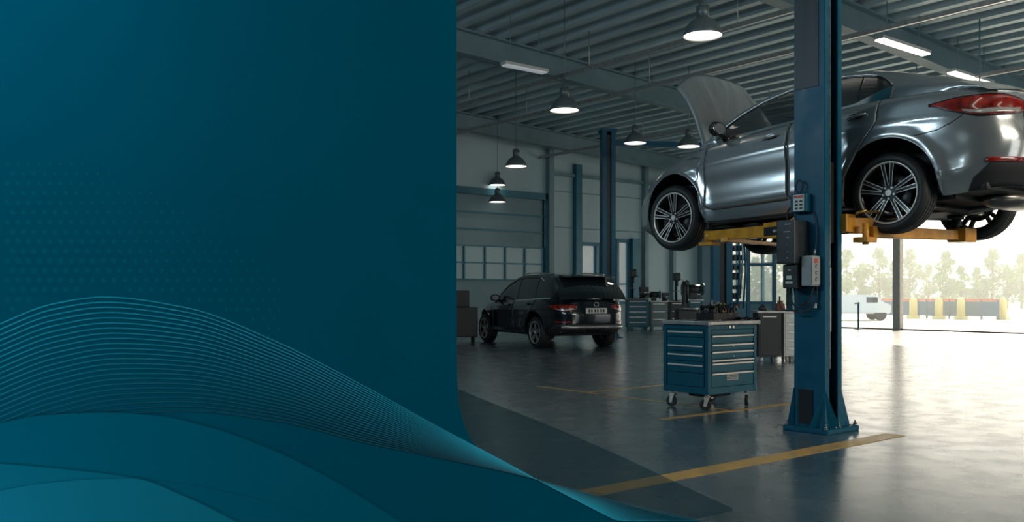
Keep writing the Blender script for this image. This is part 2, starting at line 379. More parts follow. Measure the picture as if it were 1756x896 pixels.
# floor markings
def marking(pts, wd, label):
    bm = B()
    for (x0, y0), (x1, y1) in pts:
        d = Vector((x1-x0, y1-y0, 0)).normalized(); n = Vector((-d.y, d.x, 0))*wd/2
        prism(bm, [Vector((x0, y0, .0005))+n, Vector((x0, y0, .0005))-n, Vector((x1, y1, .0005))-n, Vector((x1, y1, .0005))+n], (0, 0, .0025))
    fixn(bm); o = struct('floor_marking', bm, M['paintyellow']); return o
marking([((3.6, 4.33), (7.95, 4.39))], .19, '')
marking([((8.15, 6.42), (8.15, 9.8))], .06, ''); marking([((8.2, 8.8), (10.4, 8.85))], .06, ''); marking([((7.0, 6.42), (9.6, 6.42))], .09, '')

# ------------------------------------------------------------------ teal wave overlay, built as an added panel the hall does not have
PY = 3.3
def pw(x, y):   # photo pixel -> (X, Z) on the overlay panel face
    xr = (x-VPX0)/F_PX; d = PY/(.787-.617*xr); return d*(.617+.787*xr), CAM_H+(HOR-y)*d/F_PX
def smooth_line(pts, n=60):
    f = curve1([(float(a), float(b_)) for a, b_ in pts]); x0, x1 = pts[0][0], pts[-1][0]
    return [(x0+(x1-x0)*i/n, f(x0+(x1-x0)*i/n)) for i in range(n+1)]
top = smooth_line([(786, 690), (793, 722), (820, 772), (870, 802), (933, 827), (1063, 864), (1150, 886), (1215, 899)], 40)
pts = [pw(-160, -80), pw(783, -80), pw(783, 560), pw(784, 640)]+[pw(*p) for p in top]
pts = [(a, 3.25 if i in (0, 1) else c) for i, (a, c) in enumerate(pts)]
xe = pts[-1][0]; pts += [(xe, 0.0), (pts[0][0]-1.2, 0.0), (pts[0][0]-1.2, 3.25)]
bm = prism(B(), [(a, PY, c) for a, c in pts], (0, .12, 0)); fixn(bm)
part = struct('overlay_panel', bm, M['teal'])
overlay_root = empty('wave_overlay', (0, PY, 0), label='large teal overlay graphic of layered waves, thin lines and dots, built as relief on an added panel', cat='wall relief')
def sheet(name, pts, mt, y0, y1, base=0.0, par=overlay_root):
    L = [pw(*p) for p in smooth_line(pts, 60)]
    L = [(a, max(c, base+.004)) for a, c in L]
    bm = B(); poly = [(a, y0, c) for a, c in L]+[(L[-1][0], y0, base), (L[0][0], y0, base)]
    prism(bm, poly, (0, y1-y0, 0)); fixn(bm); return link(name, bm, mt, par)
M['w1'] = mat('wave_teal_deep', (.0, .136, .232), .9, spec=0); M['w2'] = mat('wave_teal_mid', (.003, .172, .285), .9, spec=0); M['w3'] = mat('wave_teal_light', (.006, .205, .33), .9, spec=0)
sheet('wave_band', [(-120, 760), (0, 726), (68, 713), (181, 708), (272, 714), (363, 735), (453, 767), (521, 798), (600, 842), (690, 899)], M['w1'], -.008, 0, .02)
sheet('wave_band', [(-120, 785), (0, 795), (113, 805), (227, 820), (317, 852), (412, 899)], M['w2'], -.014, -.008, .02)
sheet('wave_band', [(-120, 866), (0, 840), (91, 826), (204, 820), (281, 826), (385, 843), (476, 866), (560, 899)], M['w1'], -.011, -.0081, .02)
sheet('wave_band', [(-120, 866), (0, 840), (91, 826), (204, 820), (222, 820), (317, 852), (412, 899)], M['w3'], -.018, -.014, .02)
L0 = curve1([(-40, 575), (0, 556), (90, 522), (177, 510), (317, 528), (474, 587), (620, 661), (740, 727), (850, 785), (950, 839), (1057, 894)])
L1 = curve1([(-40, 790), (0, 772), (90, 738), (200, 712), (317, 705), (474, 722), (620, 758), (740, 783), (850, 806), (950, 831), (1057, 860), (1205, 893)])
NL = 24
for i in range(NL):
    f = i/(NL-1); fade = max(.0, 1-f*1.05)
    xe_ = 1054+f*150
    bm = B(); P_ = []
    for s in range(121):
        x = -60+(xe_+60)*s/120; y = L0(min(x, 1057))*(1-f)+L1(x)*f if x < 1057 else L0(1057)+(x-1057)*.55 if f == 0 else (L0(1057)+(x-1057)*.5)*(1-f)+L1(x)*f
        a, c = pw(x, min(y, 894)); P_.append((a, -.0025, c))
    tube(bm, P_, .0017, n=6)
    cc = (.0+.01*fade, .115+.42*fade, .20+.62*fade)
    mm = mat('wave_line_teal', cc, .5, spec=.3); link('wave_line', bm, mm, overlay_root)
M['dot'] = mat('dot_teal', (.0, .136, .205), .9, spec=0); dots = []
for r in range(18):
    for c_ in range(26):
        x = 12+c_*18.3+(9 if r % 2 else 0); y = 282+r*16.6
        lim = 120+(y-270)*1.45
        if x > lim+60 or y > L0(x)-14 or random.random() < .1*(x > lim): continue
        dots.append((.0056+.0035*min(1, max(0, (lim-x)/260)), *pw(x, y)))
dots.sort(reverse=True)
for rr, a, z in dots[:98]:
    link('dot', cyl(B(), (a, -.0015, z), (a, .001, z), rr, n=14), M['dot'], overlay_root)
bm = B()
for rr, a, z in dots[98:]: cyl(bm, (a, -.0015, z), (a, .001, z), rr, n=14)
link('small_dots', bm, M['dot'], overlay_root, kind='stuff')
# translucent tail of the overlay graphic, an added sheet behind the panel's low end
M['ovsweep'] = mat('teal_overlay_sweep', (.002, .055, .080), .3, 0, alpha=.42, spec=.1)
ac = [(786, 662), (820, 674), (846, 685), (976, 737), (1106, 794), (1190, 834), (1250, 862), (1288, 880)]
L = [pw(*p) for p in smooth_line(ac, 40)]
bm = prism(B(), [(a, PY+.135, c) for a, c in L]+[(L[-1][0], PY+.135, .004), (L[0][0], PY+.135, .004)], (0, .008, 0)); fixn(bm)
setp(link('overlay_sweep', bm, M['ovsweep']), 'low translucent teal tail of the overlay graphic, built as an added sheet behind the panel', 'screen')

# ------------------------------------------------------------------ cars
class Car:
    """body surface of a car; local x = to the right, y = forward, z = up from the tyre contact plane"""
    def __init__(s, root, paint, P):
        s.root, s.paint, s.P = root, paint, P
        for k in ('zb', 'zs', 'zr', 'vr', 'wt', 'uf', 'ur'): setattr(s, k, curve1(P[k]))
        s.W, s.um, s.nf, s.nr = P['W'], P['um'], P['nf'], P['nr']; s.hubs, s.hz, s.R = P['hubs'], P['hz'], P['R']; s.az = P['az']
    def flare(s, u, z):
        f = 0
        for h in s.hubs:
            r = math.hypot(u-h, z-s.az); f += .022*math.exp(-((r-s.R-.02)/.07)**2)
        return f
    def wall(s, t):
        return s.wt(t)+.010*math.exp(-((t-.74)/.035)**2)-.012*math.exp(-((t-.45)/.12)**2)+.008*math.exp(-((t-.2)/.05)**2)
    def at(s, phi, t):
        c, sn = math.cos(phi), max(0, math.sin(phi))
        n = s.nf if c >= 0 else s.nr; e = (s.uf(t) if c >= 0 else s.ur(t))-s.um
        u = s.um+e*abs(c)**(2/n); v = s.wall(t)*s.W*sn**(2/n)
        z = s.zb(u)+(s.zs(u)-s.zb(u))*t
        if sn > .3: v += s.flare(u, z)
        return Vector((-v, u, z))
    def side(s, u, z):
        t = (z-s.zb(u))/(s.zs(u)-s.zb(u)); t = min(1, max(0, t)); f = u >= s.um
        n = s.nf if f else s.nr; e = (s.uf(t) if f else s.ur(t))-s.um; x = min(.9999, abs((u-s.um)/e))
        return Vector((-(s.wall(t)*s.W*(1-x**n)**(1/n)+s.flare(u, z)), u, z))
    def corner(s, phi, z):
        t = .5
        for _ in range(6):
            p = s.at(phi, t); t = min(1, max(0, (z-s.zb(p.y))/(s.zs(p.y)-s.zb(p.y))))
        p = s.at(phi, t); p.z = z; return p
    def phi_u(s, u, t=.6):
        f = u >= s.um; n = s.nf if f else s.nr; e = (s.uf(t) if f else s.ur(t))-s.um
        c = min(1, abs((u-s.um)/e))**(n/2); return math.acos(c if f else -c)
    def phi_v(s, v, rear=True):
        n = s.nr if rear else s.nf; a = math.asin(min(1, (v/s.W)**(n/2))); return PI-a if rear else a
    def glassside(s, u, z):
        zs, zr = s.zs(u), s.zr(u); t = (z-zs)/(zr-zs) if abs(zr-zs) > 1e-4 else 0
        vb = -s.side(u, zs).x-.012; return Vector((-(vb+(s.vr(u)-vb)*t+.025*math.sin(PI*min(1, max(0, t)))), u, z))
    def top(s, u, k):
        P = s.P; cr = P['crown']; fw = P['fwd'](u)
        return Vector((k*s.vr(u), u+fw*(1-k*k), s.zr(u)+cr*(1-k*k)))
    def patch(s, name, cols, lo, hi, fn, m, off=.003, rows=8, sides=(1, -1), thick=0, parent=None, inset=0):
        out = []
        for sd in sides:
            R = []
            for a in cols:
                l, h = lo(a), hi(a); h = max(h, l+.0005); col = []
                for j in range(rows+1):
                    z = l+(h-l)*j/rows; p = fn(a, z); e = .004
                    n = (fn(a+e, z)-fn(a-e, z)).cross(fn(a, z+e)-fn(a, z-e))
                    if n.length < 1e-12: n = Vector((-1, 0, 0))
                    n.normalize()
                    if n.dot(Vector((p.x, (p.y-s.um)*.4, 0))) < 0: n = -n
                    q = p+n*off; col.append(Vector((q.x*sd, q.y, q.z)))
                R.append(col)
            bm = grid(B(), R); o_ = link(name, fixn(bm), m, parent or s.root, smooth=True)
            orient(o_, s.um)
            if thick:
                md = o_.modifiers.new('thickness', 'SOLIDIFY'); md.thickness = thick; md.offset = -1
            out.append(o_)
        return out
    def seam(s, pts, fn=None, r=.0045, name='panel_gap', m=None, off=0, both=True, parent=None):
        fn = fn or s.side
        for sd in ((1, -1) if both else (1,)):
            P_ = []
            for a, z in pts:
                p = fn(a, z); P_.append((sd*(p.x-off), p.y, p.z))
            link(name, tube(B(), P_, r, n=6), m or M['ink'], parent or s.root)
def orient(o, um):
    me = o.data; s = 0
    for p in me.polygons: s += p.normal.dot(Vector((p.center.x, (p.center.y-um)*.4, 0)))*p.area
    if s < 0: me.flip_normals()
def dens(a, b, n): return [a+(b-a)*i/n for i in range(n+1)]
def poly(pts, n=10):
    out = []
    for (a, b_), (c, d) in zip(pts, pts[1:]):
        out += [(a+(c-a)*i/n, b_+(d-b_)*i/n) for i in range(n)]
    return out+[pts[-1]]

def wheel(root_parent, loc, R, Wd, rr, sd, name='wheel', steer=0):
    """wheel assembly as part with sub-parts; sd = -1 when the face looks to -x"""
    w_ = bpy.data.objects.new(name, None); C.objects.link(w_); w_.parent = root_parent; w_.location = loc; w_.rotation_euler = (0, 0, steer); w_.empty_display_size = .1
    h = Wd/2
    pr = [(rr, -h+.01), (rr+.012, -h), (rr+.05, -h-.008), (R-.03, -h+.006), (R-.008, -h+.028)]
    for g in (-.06, -.02, .02, .06): pr += [(R, g*1.1-.014), (R-.010, g*1.1-.0125), (R-.010, g*1.1-.0065), (R, g*1.1-.005)]
    pr += [(R-.008, h-.028), (R-.03, h-.006), (rr+.05, h+.008), (rr+.012, h), (rr, h-.01)]
    bm = lathe(B(), pr, 'X', 64); link('tyre', fixn(bm), M['tread'], w_)
    bm = lathe(B(), [(rr+.003, -h+.006), (rr-.012, -h+.012), (rr-.03, -h+.05), (rr-.045, 0), (rr-.03, h-.02), (rr, h-.008)], 'X', 56); link('rim_barrel', bm, M['alloydark'], w_, smooth=True)
    f = sd*h
    bm = lathe(B(), [(rr-.014, f-sd*.012), (rr-.006, f-sd*.002), (rr+.004, f-sd*.002), (rr+.006, f-sd*.010)], 'X', 56); link('rim_lip', bm, M['alloyedge'], w_, smooth=True)
    bm = B(); be = B()
    for k in range(5):
        for q in (-1, 1):
            a0 = 2*PI*k/5+PI/2+q*.26; a1 = 2*PI*k/5+PI/2+q*.17
            p0 = Vector((f-sd*.035, .055*math.cos(a0*1), .055*math.sin(a0))); p1 = Vector((f-sd*.010, (rr-.008)*math.cos(a1), (rr-.008)*math.sin(a1)))
            dr_ = (p1-p0); t = Vector((0, -dr_.z, dr_.y)).normalized(); n = Vector((sd, 0, 0))
            w0, w1 = .016, .021
            a = [p0-t*w0, p0+t*w0, p1+t*w1, p1-t*w1]
            prism(bm, a, -n*.035)
            for e_, (s0, s1) in enumerate(((-1, -.66), (.66, 1))):
                prism(be, [p0+t*w0*s0+n*.001, p0+t*w0*s1+n*.001, p1+t*w1*s1+n*.001, p1+t*w1*s0+n*.001], n*.003)
    link('spokes', fixn(bm), M['alloydark'], w_); link('spoke_edges', fixn(be), M['alloyedge'], w_)
    bm = B(); cyl(bm, (f-sd*.09, 0, 0), (f-sd*.026, 0, 0), .085, .075, 28); link('hub', bm, M['alloydark'], w_)
    bm = B(); cyl(bm, (f-sd*.03, 0, 0), (f-sd*.016, 0, 0), .034, .031, 24); link('centre_cap', bm, M['alloyedge'], w_)
    for k in range(5):
        a = 2*PI*(k+.5)/5+PI/2
        bm = B(); cyl(bm, (f-sd*.03, .056*math.cos(a), .056*math.sin(a)), (f-sd*.020, .056*math.cos(a), .056*math.sin(a)), .011, n=8); link('wheel_bolt', bm, M['alu'], w_)
    bm = lathe(B(), [(.05, -sd*.01), (.05, sd*.02), (rr*.62, sd*.02), (rr*.62, sd*.0), (.05, -sd*.01)], 'X', 40); link('brake_disc', bm, M['brake'], w_, smooth=False)
    bm = box(B(), -.03, .05, rr*.35, rr*.70, -.09, .09, .01) if sd > 0 else box(B(), -.05, .03, rr*.35, rr*.70, -.09, .09, .01); link('brake_caliper', bm, M['matteblack'], w_)
    return w_

def build_car(root, paint, P, sedan=True):
    c = Car(root, paint, P)
    # --- body sides following the wheel arches
    arcs = []
    for h in c.hubs: arcs += [h-c.R, h+c.R]
    phis = set()
    for i in range(181): phis.add(PI*i/180)
    for a in arcs:
        for e in (-.004, .004): phis.add(c.phi_u(a+e, .1))
    for h in c.hubs:
        for i in range(25): phis.add(c.phi_u(h-c.R*math.cos(PI*i/24)*.999, .1))
    phis = sorted(phis)
    def inside(p): return any((abs(p.y-h) < c.R and (p.z < c.az or math.hypot(p.y-h, p.z-c.az) < c.R)) for h in c.hubs)
    NR = 30
    rowsL = []
    for ph in phis:
        lo = 0
        if inside(c.at(ph, 0)):
            a, b_ = 0, 1
            for _ in range(24):
                m_ = (a+b_)/2
                if inside(c.at(ph, m_)): a = m_
                else: b_ = m_
            lo = b_
        rowsL.append([c.at(ph, lo+(1-lo)*j/NR) for j in range(NR+1)])
    bm = B()
    for sd in (1, -1): grid(bm, [[Vector((p.x*sd, p.y, p.z)) for p in r] for r in rowsL])
    # decks (bonnet / boot surfaces) from the shoulder to the centre
    rows = []
    for ph in phis:
        e = c.at(ph, 1); rows.append([Vector((e.x*k/8, e.y, e.z+P['deckcrown']*(1-(k/8)**2))) for k in range(8, -9, -1)])
    g = B(); grid(g, rows)
    if P.get('open_hood'):
        dl = [f for f in g.faces if 2.27 < f.calc_center_median().y < 3.12 and abs(f.calc_center_median().x) < .74]
        bmesh.ops.delete(g, geom=dl, context='FACES')
    merge(bm, g)
    bmesh.ops.remove_doubles(bm, verts=list(bm.verts), dist=2e-4)
    bm.normal_update(); fixn(bm)
    bo = link('body_shell', bm, paint, root, smooth=True); orient(bo, c.um)
    # arch lips and liners
    for h in c.hubs:
        P_ = []
        for i in range(41):
            a = PI*i/40; u, z = h-c.R*math.cos(a), c.az+c.R*math.sin(a); P_.append((u, z))
        zbl = c.zb(h-c.R)+.01; P_ = [(h-c.R, zbl), (h-c.R, (zbl+c.az)/2)]+P_+[(h+c.R, (c.zb(h+c.R)+c.az)/2), (h+c.R, c.zb(h+c.R)+.01)]
        c.seam(P_, r=.010, name='arch_lip', m=paint, off=-.006)
        for sd in (1, -1):
            rows = []
            for x in (.50, .70, c.W*.955): rows.append([Vector((-sd*(x if x < .8 else -c.side(u, z).x-.006), u, z)) for u, z in P_])
            bm = grid(B(), rows)
            bm2 = [Vector((-sd*.50, u, z)) for u, z in P_]; bm.faces.new([bm.verts.new(v) for v in bm2])
            link('wheel_arch_liner', bm, M['matteblack'], root)
    # greenhouse
    u0, u1 = P['gu']; wu0, wu1 = P['wu']; LR = P.get('lrise', 0); L = lambda u: c.zs(u)+.028+max(0, .30-u)*LR
    H = lambda u: max(L(u)+.0005, min(c.zr(u)-.062, P['wtop'](u)))
    cols = sorted(set(dens(u0, u1, 60)+[wu0-.001, wu0+.001, wu1-.001, wu1+.001]))
    c.patch('roof_side', cols, lambda u: (H(u) if wu0 < u < wu1 else c.zs(u)), lambda u: c.zr(u), c.glassside, paint, off=0, rows=5)
    c.patch('door_sill_trim', dens(wu0, wu1, 50), lambda u: c.zs(u)-.004, L, c.glassside, P['trimm'], off=.003, rows=2)
    for a, b_ in P['pillars']:
        c.patch('window_pillar', dens(a, b_, 4), L, H, c.glassside, M['trim'], off=.002, rows=8)
    edges = [wu0]+[x for p in P['pillars'] for x in p]+[wu1]
    for a, b_ in zip(edges[0::2], edges[1::2]):
        c.patch('side_window', dens(a, b_, 24), L, H, c.glassside, P['glassm'], off=-.004, rows=8)
    c.seam([(u, H(u)) for u in dens(wu0, wu1, 60)], c.glassside, r=.011, name='window_seal', m=M['trim'])
    c.seam([(u, H(u)+.016) for u in dens(wu0, wu1-.02, 60)], c.glassside, r=.004, name='window_bright_strip', m=M['chrome'], off=.004)
    def topstrip(name, a, b_, m_, dz=0, kk=1, n=16):
        rows = [[c.top(u, kk*k/10)+Vector((0, 0, dz)) for k in range(-10, 11)] for u in dens(a, b_, n)]
        o_ = link(name, fixn(grid(B(), rows)), m_, root, smooth=True)
        if sum(p.normal.z for p in o_.data.polygons) < 0: o_.data.flip_normals()
        return o_
    ws, rg = P['screen'], P['rearglass']
    topstrip('cowl', ws[1], u1, M['matteblack'], n=4); topstrip('windscreen', ws[0], ws[1], P['glassm'])
    topstrip('roof', rg[1], ws[0], paint, n=24); topstrip('rear_window', rg[0], rg[1], P['glassm']); topstrip('boot_lid_lead', u0, rg[0], paint, n=6)
    # doors
    for nm, cols, lo in P['doors']:
        c.patch(nm, cols, lo, lambda u: c.zs(u)-.006, c.side, paint, off=.005, rows=26, thick=.004)
        pts = [(cols[0], c.zs(cols[0])-.01)]
        n = 14; l0 = lo(cols[0]); z0 = c.zs(cols[0])-.01
        pts = [(cols[0]-.006, z0+(l0-z0)*i/n) for i in range(n)]+[(u, lo(u)-.006) for u in cols]
        z1 = c.zs(cols[-1])-.01; l1 = lo(cols[-1]); pts += [(cols[-1]+.006, l1+(z1-l1)*i/n) for i in range(n+1)]
        c.seam(pts, r=.006)
    # floor pan
    bm = B(); box(bm, -.66, .66, c.hubs[0]-.5, c.hubs[1]+.55, c.zb(1)+.0, c.zb(1)+.07, .02); box(bm, -c.W*.86, c.W*.86, c.hubs[0]+c.R+.02, c.hubs[1]-c.R-.02, c.zb(1)-.005, c.zb(1)+.05, .02)
    box(bm, -.16, .16, c.hubs[0]-.2, c.hubs[1]+.3, c.zb(1)-.02, c.zb(1)+.05, .03)
    box(bm, -c.W*.74, c.W*.74, c.ur(.1)+.16, c.hubs[0]-c.R+.05, c.zb(-.8)+.0, c.zb(-.8)+.10, .03)
    box(bm, -c.W*.7, c.W*.7, c.hubs[1]+c.R, c.uf(.1)-.28, c.zb(3.2), c.zb(3.2)+.05, .01)
    link('floor_pan', bm, M['under'], root)
    # wheels
    for h in c.hubs:
        for sd in (-1, 1): wheel(root, (sd*(c.W-.035-P['tw']/2), h, c.hz), P['tr'], P['tw'], P['rr'], sd)
    # tail lamps wrapping the rear corner
    tl = P['tail']; ph = dens(c.phi_u(tl['u']), c.phi_v(tl['v']), 40)
    lo, hi = tl['lo'], tl['hi']; f = lambda a: (a-ph[0])/(ph[-1]-ph[0])
    LO, HI = (lambda a: lo(f(a))), (lambda a: hi(f(a)))
    c.patch('tail_lamp', ph, LO, HI, c.corner, M['taillight'], off=.008, rows=8, thick=.006)
    c.patch('tail_lamp_bezel', dens(c.phi_u(tl['u']+.012), ph[-1]+.004, 40), lambda a: lo(max(0, f(a)))-.012, lambda a: hi(max(0, f(a)))+.012, c.corner, M['trim'], off=.004, rows=8, thick=.006)
    c.patch('tail_lamp_reverse_lens', ph[10:38], lambda a: LO(a)+.012, lambda a: LO(a)+.012+.25*(HI(a)-LO(a))*min(1, f(a)*2), c.corner, M['tailclear'], off=.011, rows=3, thick=.003)
    # head lamps
    ph = dens(c.phi_u(P['head'][0]), c.phi_v(P['head'][1], False), 24); zc = P['head'][2]
    c.patch('head_lamp', ph, lambda a: zc-.05*min(1, (ph[0]-a)/(ph[0]-ph[-1])*3+.1), lambda a: zc+.07*min(1, (ph[0]-a)/(ph[0]-ph[-1])*3+.1), c.corner, M['headlens'], off=.006, rows=6, thick=.006)
    # rear lower panel and reflectors
    rp_ = P['rearlow']; ph = dens(c.phi_u(rp_[0]), PI-.02, 36)
    c.patch('rear_lower_trim', ph, lambda a: c.zb(c.corner(a, .3).y)+.005, lambda a: rp_[1]+(rp_[2]-rp_[1])*min(1, (a-ph[0])/(ph[-1]-ph[0])*4), c.corner, P.get('rearlowmat', M['matteblack']), off=.005, rows=6, thick=.005)
    rf = P['reflector']; ph = dens(c.phi_v(rf[0]), c.phi_v(rf[1]), 10)
    c.patch('reflector', ph, lambda a: rf[2], lambda a: rf[3], c.corner, M['taillight'], off=.012, rows=2, thick=.005)
    # mirrors and handles
    for sd in (-1, 1):
        mu, mz = P['mirror']; xb = -c.side(mu, c.zs(mu)).x
        bm = B(); t = bmesh.new(); bmesh.ops.create_uvsphere(t, u_segments=24, v_segments=14, radius=1)
        for v in t.verts:
            v.co = Vector((v.co.x*.125, v.co.y*.085 if v.co.y > 0 else v.co.y*.03, v.co.z*.085))
            v.co.x = math.copysign(abs(v.co.x/.125)**.7*.125, v.co.x)
        for f_ in t.faces: f_.smooth = True
        merge(bm, t, 0, Matrix.Translation((sd*(xb+.15), mu, mz)))
        tube(bm, [(sd*(xb-.03), mu+.03, c.zs(mu)+.0), (sd*(xb+.04), mu+.03, mz-.06), (sd*(xb+.10), mu+.01, mz-.05)], [.035, .03, .035], n=10)
        o_ = link('wing_mirror', bm, M['trim'], root)
        bm = B(); cyl(bm, (0, -.022, 0), (0, -.034, 0), 1, n=28)
        for v in bm.verts: v.co.x = v.co.x*.085+sd*(xb+.155); v.co.z = v.co.z*.058+mz; v.co.y += mu
        link('mirror_glass', bm, M['headlens'], o_)
        for hu, hz_ in P['handles']:
            p = c.side(hu, hz_); x = -p.x*1
            bm = B(); P_ = []
            for i in range(13):
                t_ = i/12; P_.append((sd*(x+.012+.028*math.sin(PI*t_)**.5), hu+.10-.2*t_, hz_+.012*(1-t_*2)*-1))
            tube(bm, P_, [.010+.007*math.sin(PI*i/12) for i in range(13)], n=10)
            link('door_handle', bm, paint if sedan else M['trim'], root)
            bm = B(); cyl(bm, (0, 0, 0), (sd*.006, 0, 0), 1, n=24)
            for v in bm.verts: v.co.y = v.co.y*.075+hu+.01; v.co.z = v.co.z*.030+hz_+.004; v.co.x += sd*(x+.004)
            link('handle_recess', bm, M['trim'], root)
    # seats and cabin floor seen through the glass
    for sx_ in (-.36, .36):
        for sy in (.95, .1):
            bm = B(); box(bm, sx_-.24, sx_+.24, sy, sy+.12, .72, 1.28, .05); box(bm, sx_-.13, sx_+.13, sy+.02, sy+.09, 1.27, 1.46, .03); link('seat_back', bm, M['seat'], root)
    return c

# ---- the silver saloon on the lift
fw = curve1([(-.95, -.10), (-.3, -.06), (.4, 0), (1.1, .02), (1.5, .07), (2.28, .20)])
SED = dict(W=1.0, um=1.2, nf=3.9, nr=5.0, hubs=(-.07, 2.62), hz=.355, az=.40, R=.475, tr=.385, tw=.25, rr=.292, deckcrown=.045, crown=.055, fwd=fw,
    zb=[(-1.15, .40), (-.9, .33), (-.5, .28), (.3, .27), (2.1, .25), (2.9, .20), (3.3, .20), (3.6, .24)],
    zs=[(-1.16, 1.16), (-.95, 1.20), (-.5, 1.25), (0, 1.262), (1.0, 1.212), (1.9, 1.16), (2.28, 1.12), (2.6, 1.05), (2.9, .96), (3.2, .85), (3.55, .70)],
    zr=[(-.95, 1.185), (-.75, 1.285), (-.4, 1.415), (0, 1.555), (.3, 1.635), (.6, 1.668), (1.0, 1.66), (1.4, 1.60), (1.7, 1.495), (2.0, 1.33), (2.28, 1.14)],
    vr=[(-.95, .80), (-.4, .73), (.2, .68), (.8, .675), (1.4, .70), (1.9, .78), (2.28, .85)],
    wt=[(0, .90), (.08, .945), (.2, .985), (.45, 1.0), (.65, 1.0), (.8, .985), (.92, .955), (.97, .925), (1, .885)],
    uf=[(0, 3.40), (.2, 3.52), (.5, 3.54), (.8, 3.46), (1, 3.30)], ur=[(0, -.98), (.2, -1.10), (.45, -1.14), (.75, -1.10), (.92, -1.09), (1, -1.07)],
    gu=(-.95, 2.28), wu=(-.05, 2.02), lrise=.30, wtop=curve1([(-.06, 1.39), (0, 1.45), (.12, 1.53), (.3, 1.60), (1, 1.7), (2, 1.7)]), pillars=[(.27, .29), (.92, 1.0)], trimm=M['chrome'], glassm=M['glass'],
    screen=(1.36, 2.2), rearglass=(-.66, .22),
    doors=[('front_door', dens(1.02, 2.10, 40), lambda u: .405-.01*(u-1)+.10*max(0, (u-2.0)/.1)**2*.5), ('rear_door', dens(.02, .995, 44), lambda u: .41 if u > .40 else .41+.62*((.40-u)/.38)**.75)],
    tail=dict(u=-.50, v=.42, lo=curve1([(0, 1.105), (.2, 1.02), (.45, .965), (.8, .975), (1, 1.02)]), hi=curve1([(0, 1.112), (.25, 1.145), (.6, 1.15), (.9, 1.12), (1, 1.09)])),
    head=(2.98, .42, .80), rearlow=(-.86, .42, .58), reflector=(.82, .50, .545, .590), mirror=(1.86, 1.27), handles=[(1.21, 1.085), (.22, 1.125)], open_hood=True)
sil = empty('lifted_car', (9.03, 4.6, 1.905), (-.0215, 0, 0), 'silver four-door saloon raised on the yellow lift arms with its bonnet open', 'car')
c = build_car(sil, M['silver'], SED)
# open bonnet
rows = []
HL = Vector((0, .36, .93)).normalized(); HN = Vector((0, -.93, .36)).normalized()
for i in range(21):
    s_ = i/20; r = []
    for j in range(-16, 17):
        k = j/16; ln = 1.16-.22*abs(k)**3.2; wd = .80-.06*s_
        bulge = .05*(1-k*k)+.018*math.exp(-((abs(k)-.60)/.07)**2)-.17*(s_**3)+.04*s_-.05*abs(k)**8
        p = Vector((k*wd, 2.22, 1.13))+HL*(ln*s_)+HN*bulge; r.append(p)
    rows.append(r)
o = link('bonnet', grid(B(), rows), M['silver'], sil, smooth=True); md = o.modifiers.new('t', 'SOLIDIFY'); md.thickness = .022; md.offset = 0
bm = B(); box(bm, -.72, .72, 2.3, 3.1, .70, .74); box(bm, -.35, .35, 2.45, 2.95, .74, .93, .03); link('engine_bay', bm, M['engine'], sil)
# seams, fender trim, bumper crease
c.seam(poly([(-.33, .845), (-.55, .875), (-.66, .92), (-.76, .985)], 8), r=.0045)
c.seam([(u, .265+.0*u) for u in dens(.42, 2.12, 30)], r=.010, name='sill_trim', m=M['matteblack'], off=.0)
c.seam(poly([(2.10, .47), (2.15, .47)], 3), r=.004)
bm = B(); P_ = [c.side(u, 1.015)+Vector((-.006, 0, 0)) for u in dens(2.18, 2.40, 10)]; tube(bm, P_, [.003, .006, .009, .010, .010, .009, .008, .007, .006, .004, .003]); link('fender_strip', bm, M['chrome'], sil)
bm = B()
for a, ch in ((2.27, 0), (2.235, 1)):
    p = c.side(a, .965); tube(bm, [(p.x-.006, a+.010*math.cos(t), p.z+.012*math.sin(t)) for t in dens(.8, 5.6, 8)], .003, n=5)
link('fender_badge', bm, M['chrome'], sil)
c.seam([(c.phi_u(-1.0)+ (PI-.05-c.phi_u(-1.0))*i/20, 1.185) for i in range(21)], c.corner, r=.009, name='boot_lip', m=M['silver'], off=.0)
c.seam([(c.phi_v(.46), z) for z in dens(1.10, .70, 10)], c.corner, r=.0045)
c.seam([(a, .70) for a in dens(c.phi_v(.46), PI-.05, 10)], c.corner, r=.0045)
c.seam([(a, .99) for a in dens(c.phi_v(.40), PI-.05, 10)], c.corner, r=.012, name='boot_bright_strip', m=M['chrome'])
# underbody: silencer, pipes, arms, shields
bm = B(); t = bmesh.new(); bmesh.ops.create_uvsphere(t, u_segments=24, v_segments=14, radius=1)
for v in t.verts: v.co = Vector((math.copysign(abs(v.co.x)**.6, v.co.x)*.42, v.co.y*.19, v.co.z*.09))
for f_ in t.faces: f_.smooth = True
merge(bm, t, 0, Matrix.Translation((.15, -.72, .28))); link('silencer', bm, M['shield'], sil)
link('exhaust_pipe', tube(B(), [(.05, 2.3, .22), (.05, .9, .22), (.18, .5, .22), (.12, .1, .26), (.2, -.25, .22), (.25, -.6, .26)], .035, n=10), M['shield'], sil)
link('exhaust_tip', tube(B(), [(.55, -.72, .28), (.68, -.9, .33), (.7, -1.08, .36)], .04, n=12), M['chrome'], sil)
for sd in (-1, 1):
    bm = B(); tube(bm, [(sd*.76, -.07, .28), (sd*.4, -.02, .22), (sd*.15, 0, .25)], [.035, .05, .045]); tube(bm, [(sd*.74, -.17, .25), (sd*.3, -.30, .22)], .028); tube(bm, [(sd*.75, .05, .22), (sd*.55, .45, .27)], [.04, .05])
    cyl(bm, (sd*.62, -.05, .25), (sd*.6, -.05, .62), .055, n=14); link('suspension_arm', bm, M['shield'], sil)
    bm = B(); tube(bm, [(sd*.78, 2.62, .28), (sd*.3, 2.55, .22)], .035); link('control_arm', bm, M['under'], sil)
bm = B(); box(bm, -.32, .32, -.3, .25, .19, .27, .04); link('rear_subframe', bm, M['under'], sil)
